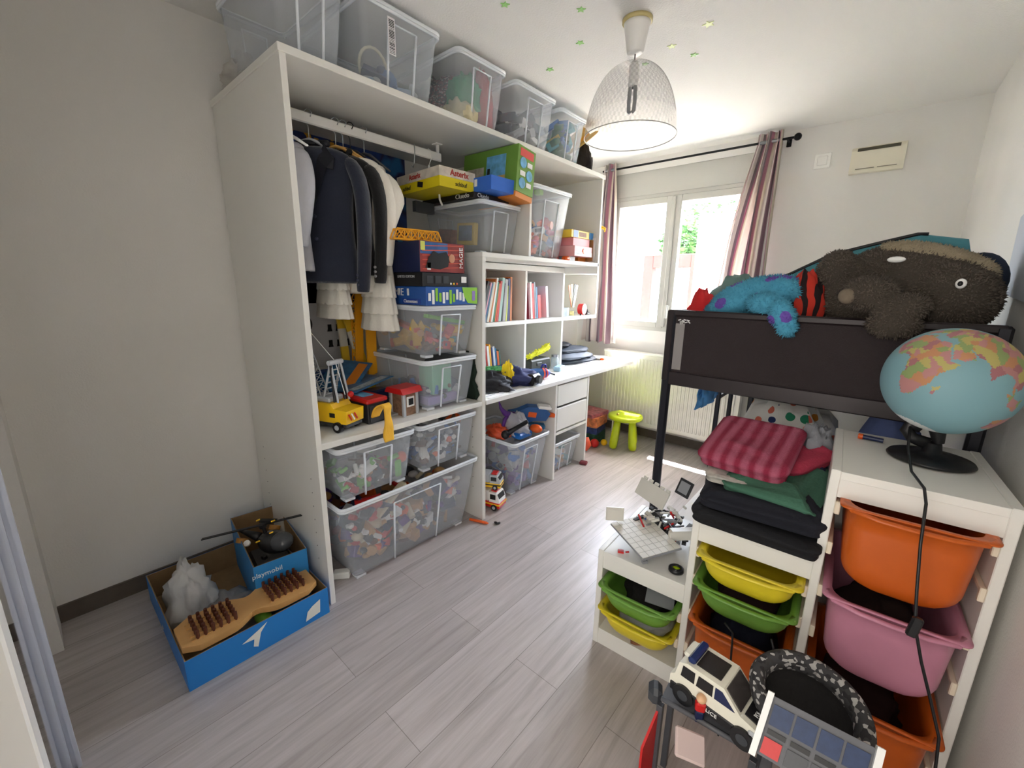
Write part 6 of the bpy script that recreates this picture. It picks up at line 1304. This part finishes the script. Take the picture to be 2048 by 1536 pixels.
# police car
pos = W(1440, 1402, 'z', .385); pos.z = .352
hd = (W(1490, 1455, 'z', .36)-W(1375, 1372, 'z', .36)); ang = math.atan2(hd.y, hd.x)
car = thing('toy_police_car', 'white and black toy police car on the grey deck', 'toy car', pos, 0, None, (0, .0, ang))
cw = mat('car_cream', 'e9e6d6', .35); L_, Wd = .225, .098
prof = [(-.112, .030), (-.112, .062), (-.100, .072), (-.092, .112), (-.070, .122), (.018, .122), (.060, .078), (.105, .066), (.112, .055), (.112, .030)]
MB().prism(prof, Wd*.96, Matrix(((1, 0, 0, 0), (0, 0, -1, Wd*.48), (0, 1, 0, 0), (0, 0, 0, 1)))).build('car_body', cw, car)
MB().bb(-.11, .11, -Wd/2-.001, Wd/2+.001, .018, .044, bev=.003).build('black_sill', black, car)
for sg in (-1, 1):
    for x0, x1 in ((-.085, -.050), (-.045, -.005)): MB().prism([(x0, .078), (x1, .078), (x1, .110), (x0+.004, .110)], .002, Matrix(((1, 0, 0, 0), (0, 0, -1, sg*Wd*.485+.001), (0, 1, 0, 0), (0, 0, 0, 1)))).build('side_window', black, car)
    MB().prism([(.0, .078), (.048, .078), (.016, .110), (.0, .110)], .002, Matrix(((1, 0, 0, 0), (0, 0, -1, sg*Wd*.485+.001), (0, 1, 0, 0), (0, 0, 0, 1)))).build('side_window', navy, car)
    MB().box((.095, sg*.045, .056), (.03, .016, .012), (0, 0, 0), bev=.004).build('headlight', lgrey, car)
    letters('POLICE', .014, (-.01, sg*(Wd/2+.0016), .033), (PI/2, 0, 0 if sg < 0 else PI), wtxt, car)
MB().box((.040, 0, .1015), (.052, Wd*.80, .003), (0, .81, 0)).build('windscreen', mat('smoked_windscreen', '45403f', .2), car)
MB().box((.085, 0, .0735), (.042, Wd*.66, .003), (0, .265, 0)).build('bonnet_panel', black, car)
letters('POLICE', .015, (.086, 0, .0757), (0, .265, -PI/2+PI), wtxt, car)
MB().bb(-.055, .005, -.032, .032, .1215, .1245).build('roof_window', mat('dark_roof', '231f1e', .3), car)
MB().box((-.066, 0, .130), (.020, .085, .016), bev=.005).build('light_bar', mat('blue_light', '1c2f63', .2), car); MB().bb(-.092, -.070, -.03, .03, .122, .133, bev=.004).build('roof_box', cw, car)
wheels(car, (-.072, .072), (-Wd*.45, Wd*.45), .027, .020, black, dgrey)
MB().bb(.110, .116, -.045, .045, .028, .045, bev=.002).build('bumper', cw, car)
fg = thing('toy_figure', 'small toy figure in red and blue beside the police car', 'toy figure', W(1398, 1430, 'z', .36), .4)
fg.location.z = .341
MB().box((0, 0, .018), (.02, .016, .034), bev=.003).build('legs', navy, fg); MB().box((0, 0, .047), (.024, .018, .026), bev=.004).build('torso', red, fg); MB().ball((0, 0, .070), .012, 14).build('head', mat('toy_skin', 'e5b48a', .5), fg)
# patterned round bag
rg = thing('round_bag', 'round black bag with grey paisley rim behind the toy station roof', 'bag', W(1612, 1418, 'z', .44), 0, None, (.35, .12, -.1))
pm_, n, l, bs = nodes_mat('paisley_print')
tc = n.new('ShaderNodeTexCoord'); vo = n.new('ShaderNodeTexVoronoi'); vo.inputs['Scale'].default_value = 110; l.new(tc.outputs['Object'], vo.inputs[0]); cr_ = ramp(n, [(0, '3c3b3d'), (.4, '2a292b'), (.55, 'b0aeab'), (.7, '3a3939'), (.85, '8d8b88')], 'CONSTANT'); l.new(vo.outputs['Color'], cr_.inputs[0]); l.new(cr_.outputs[0], bs.inputs[0]); bs.inputs['Roughness'].default_value = .85
MB().lathe([(.088, .0), (.102, -.012), (.118, .0), (.124, .03), (.118, .050), (.105, .054), (.092, .045), (.087, .02), (.088, 0)], 56, sy=.86).build('rim', pm_, rg)
MB().lathe([(0, -.03), (.07, -.025), (.091, .005), (.091, .012), (.07, -.01), (0, -.015)], 48, sy=.86).build('inner', blackfab, rg)
# things beneath: dark floor toys box so the roof rests on something
# ---- boxes of toys at left on the floor
cardb = mat('kraft_cardboard', '8f7350', .85, var=.08, vscale=30); pb = mat('toy_box_blue', '1f7fd0', .45); pb2 = mat('toy_box_blue_b', '2a86c9', .45)
def openbox(label, c, dx, dy, h, rz, outm, name='cardboard_box', t=.004, h2=None, flap=False):
    o = thing(name, label, 'cardboard box', c, rz)
    MB().bb(-dx/2, dx/2, -dy/2, dy/2, 0, t).build('bottom', cardb, o)
    for nm_, b_ in (('front_wall', (dx/2-t, dx/2, -dy/2, dy/2)), ('back_wall', (-dx/2, -dx/2+t, -dy/2, dy/2)), ('left_wall', (-dx/2+t, dx/2-t, -dy/2, -dy/2+t)), ('right_wall', (-dx/2+t, dx/2-t, dy/2-t, dy/2))):
        w_ = MB().bb(*b_, t, h, bev=.0008).build(nm_, cardb, o)
        x0, x1, y0, y1 = b_; e = .0012
        if nm_ == 'front_wall': MB().bb(x1, x1+e, y0, y1, 0, h).build('printed_face', outm, w_)
        if nm_ == 'back_wall': MB().bb(x0-e, x0, y0, y1, 0, h).build('printed_face', outm, w_)
        if nm_ == 'left_wall': MB().bb(-dx/2, dx/2, y0-e, y0, 0, h).build('printed_face', outm, w_)
        if nm_ == 'right_wall': MB().bb(-dx/2, dx/2, y1, y1+e, 0, h).build('printed_face', outm, w_)
    return o
b1 = openbox('large low blue cardboard tray of toys on floor at left of shelving', (.445, -.165, 0), .66, .50, .125, .0, pb)
tag_t = MB().prism([(-.03, .02), (.03, .03), (.035, .09), (.0, .075), (-.02, .06)], .0012, Matrix(((0, 0, 1, .3325), (1, 0, 0, .18), (0, 1, 0, 0), (0, 0, 0, 1)))).build('torn_paper', paperw, b1)
MB().prism([(-.06, .075), (.0, .10), (.03, .115), (.005, .085), (-.01, .03), (-.025, .04), (-.02, .07)], .0012, Matrix(((0, 0, 1, .3325), (1, 0, 0, -.02), (0, 1, 0, 0), (0, 0, 0, 1)))).build('torn_paper', paperw, b1)
MB().bb(-.26, -.15, -.256, -.252, .0, .10).build('flap', cardb, b1, (0, -.03, 0), (.6, 0, 0))
b2 = openbox('smaller blue cardboard box holding the toy helicopter, inside the tray', (.37, .00, .0055), .50, .205, .25, -.12, pb2)
letters('playmobil', .030, (.2515, -.055, .205), FXP, wtxt, b2)
MB().prism([(-.09, .02), (-.02, .03), (-.04, .075), (-.08, .06)], .0012, Matrix(((0, 0, 1, .2515), (1, 0, 0, 0), (0, 1, 0, 0), (0, 0, 0, 1)))).build('torn_paper', paperw, b2)
MB().prism([(.02, .06), (.045, .065), (.045, .10), (.025, .105)], .0012, Matrix(((0, 0, 1, .2515), (1, 0, 0, 0), (0, 1, 0, 0), (0, 0, 0, 1)))).build('torn_paper', paperw, b2)
# wooden massager / peg board
pg = thing('wooden_roller', 'waisted wooden board with rows of dark pegs lying in the blue tray', 'wooden board', (.672, -.175, .128), 0, None, (.04, 0, 1.57))
out = []
for k in range(41):
    t = -1+2*k/40; wdt = .088-.038*math.exp(-(t/.20)**2)-.03*max(0, abs(t)-.8)/.2; out.append((t*.235, wdt))
poly = out+[(x, -w_) for x, w_ in reversed(out)]
MB().prism(poly, .024).build('board', mat('pale_beech', 'c99a5e', .5, var=.06, vscale=12), pg)
m = MB(); pegs = mat('dark_peg_wood', '5a2c1c', .5)
for sg in (-1, 1):
    for i in range(6):
        for j in range(5): 
            x_ = sg*(.065+i*.024); y_ = -.048+j*.024
            MB().cyl((x_, y_, .024), (x_, y_, .056), .0065, .006, 8).build('peg', pegs, pg)
for sg in (-1, 1):
    for j in range(5): MB().bb(sg*.13-.075, sg*.13+.075, -.053+j*.024, -.047+j*.024, .0238, .028).build('slat', mat('pale_beech', 'c99a5e', .5), pg)
cloth('crumpled_paper', 'crumpled white paper packaging at the left end of the blue tray', 'paper', (.36, -.31, .006), (.11, .08, .15), mat('white_packing', 'cfd0d2', .8), 71, amp=.45, fr=1.6)
# helicopter
he = thing('toy_helicopter', 'black toy helicopter with long rotor in the smaller blue box', 'toy helicopter', (.42, -.01, .24), 0, None, (.15, -.1, .35))
MB().ball((.03, 0, 0), (.105, .055, .05), 24, 0, None, lambda d: 1-.25*(d.x < 0)*abs(d.x)).build('fuselage', mat('dark_grey_gloss', '26272a', .3), he)
MB().ball((.085, 0, .008), (.055, .048, .042), 20).build('canopy', mat('smoked_canopy', '4a4d52', .15), he)
MB().tube([(-.05, 0, .01), (-.12, 0, .02), (-.17, 0, .03)], [.022, .014, .008], 12).build('tail_boom', black, he)
MB().cyl((0, 0, .04), (0, 0, .085), .008).cyl((0, 0, .075), (0, 0, .092), .016).build('rotor_mast', black, he)
MB().box((0, 0, .088), (.50, .014, .004), (0, 0, .35-.35+.95-.35)).build('rotor_blade', black, he)
MB().box((.02, .02, .098), (.07, .022, .006), (0, .3, .6)).build('rotor_hub', black, he)
for x_, y_ in ((-.10, -.055), (-.02, .055)):
    MB().cyl((x_, y_, .015), (x_, y_+.012, .03), .024, n=20).build('wheel', mat('amber_wheel', 'a8742a', .5), he)
MB().cyl((-.055, -.058, .02), (-.052, -.062, .028), .014, n=20).build('hub', wht, he)
for x_, y_, z_ in ((.0, -.045, .03), (.04, .0, .05), (-.05, .02, .09), (.05, .02, .10)): MB().box((x_, y_, z_), (.018, .008, .006), (0, 0, 1), bev=.002).build('yellow_trim', yellow, he)
MB().box((.055, -.075, -.02), (.022, .018, .02), bev=.003).build('toy_buckle', black, he)
tag(MB().box((0, 0, 0), (.30, .15, .12), bev=.01).build('grey_toy_block', mat('slate_toy', '37393d', .5), None, (.42, .0, .075), (0, 0, -.12)), 'dark grey toy chassis beneath the helicopter', 'toy')
tag(cloth('grey_bubble_wrap', 'grey translucent packing film in the middle of the blue tray', 'packing film', (.50, -.20, .006), (.14, .10, .06), mat('grey_film', '8b8c90', .4), 73, amp=.3), 'grey translucent packing film in the middle of the blue tray', 'packing film')
tag(MB().ball((0, 0, 0), (.05, .03, .02), 14).build('green_toy', mat('moss', '6a9a2f', .5), None, (.70, -.145, .085)), 'moss green toy peeking under the wooden board', 'toy')
tag(MB().bb(-.045, .045, -.012, .012, 0, .06, bev=.004).build('black_toy_box', black, None, (.55, -.36, .006), (0, 0, .3)), 'black toy piece at the left end of the blue tray', 'toy')
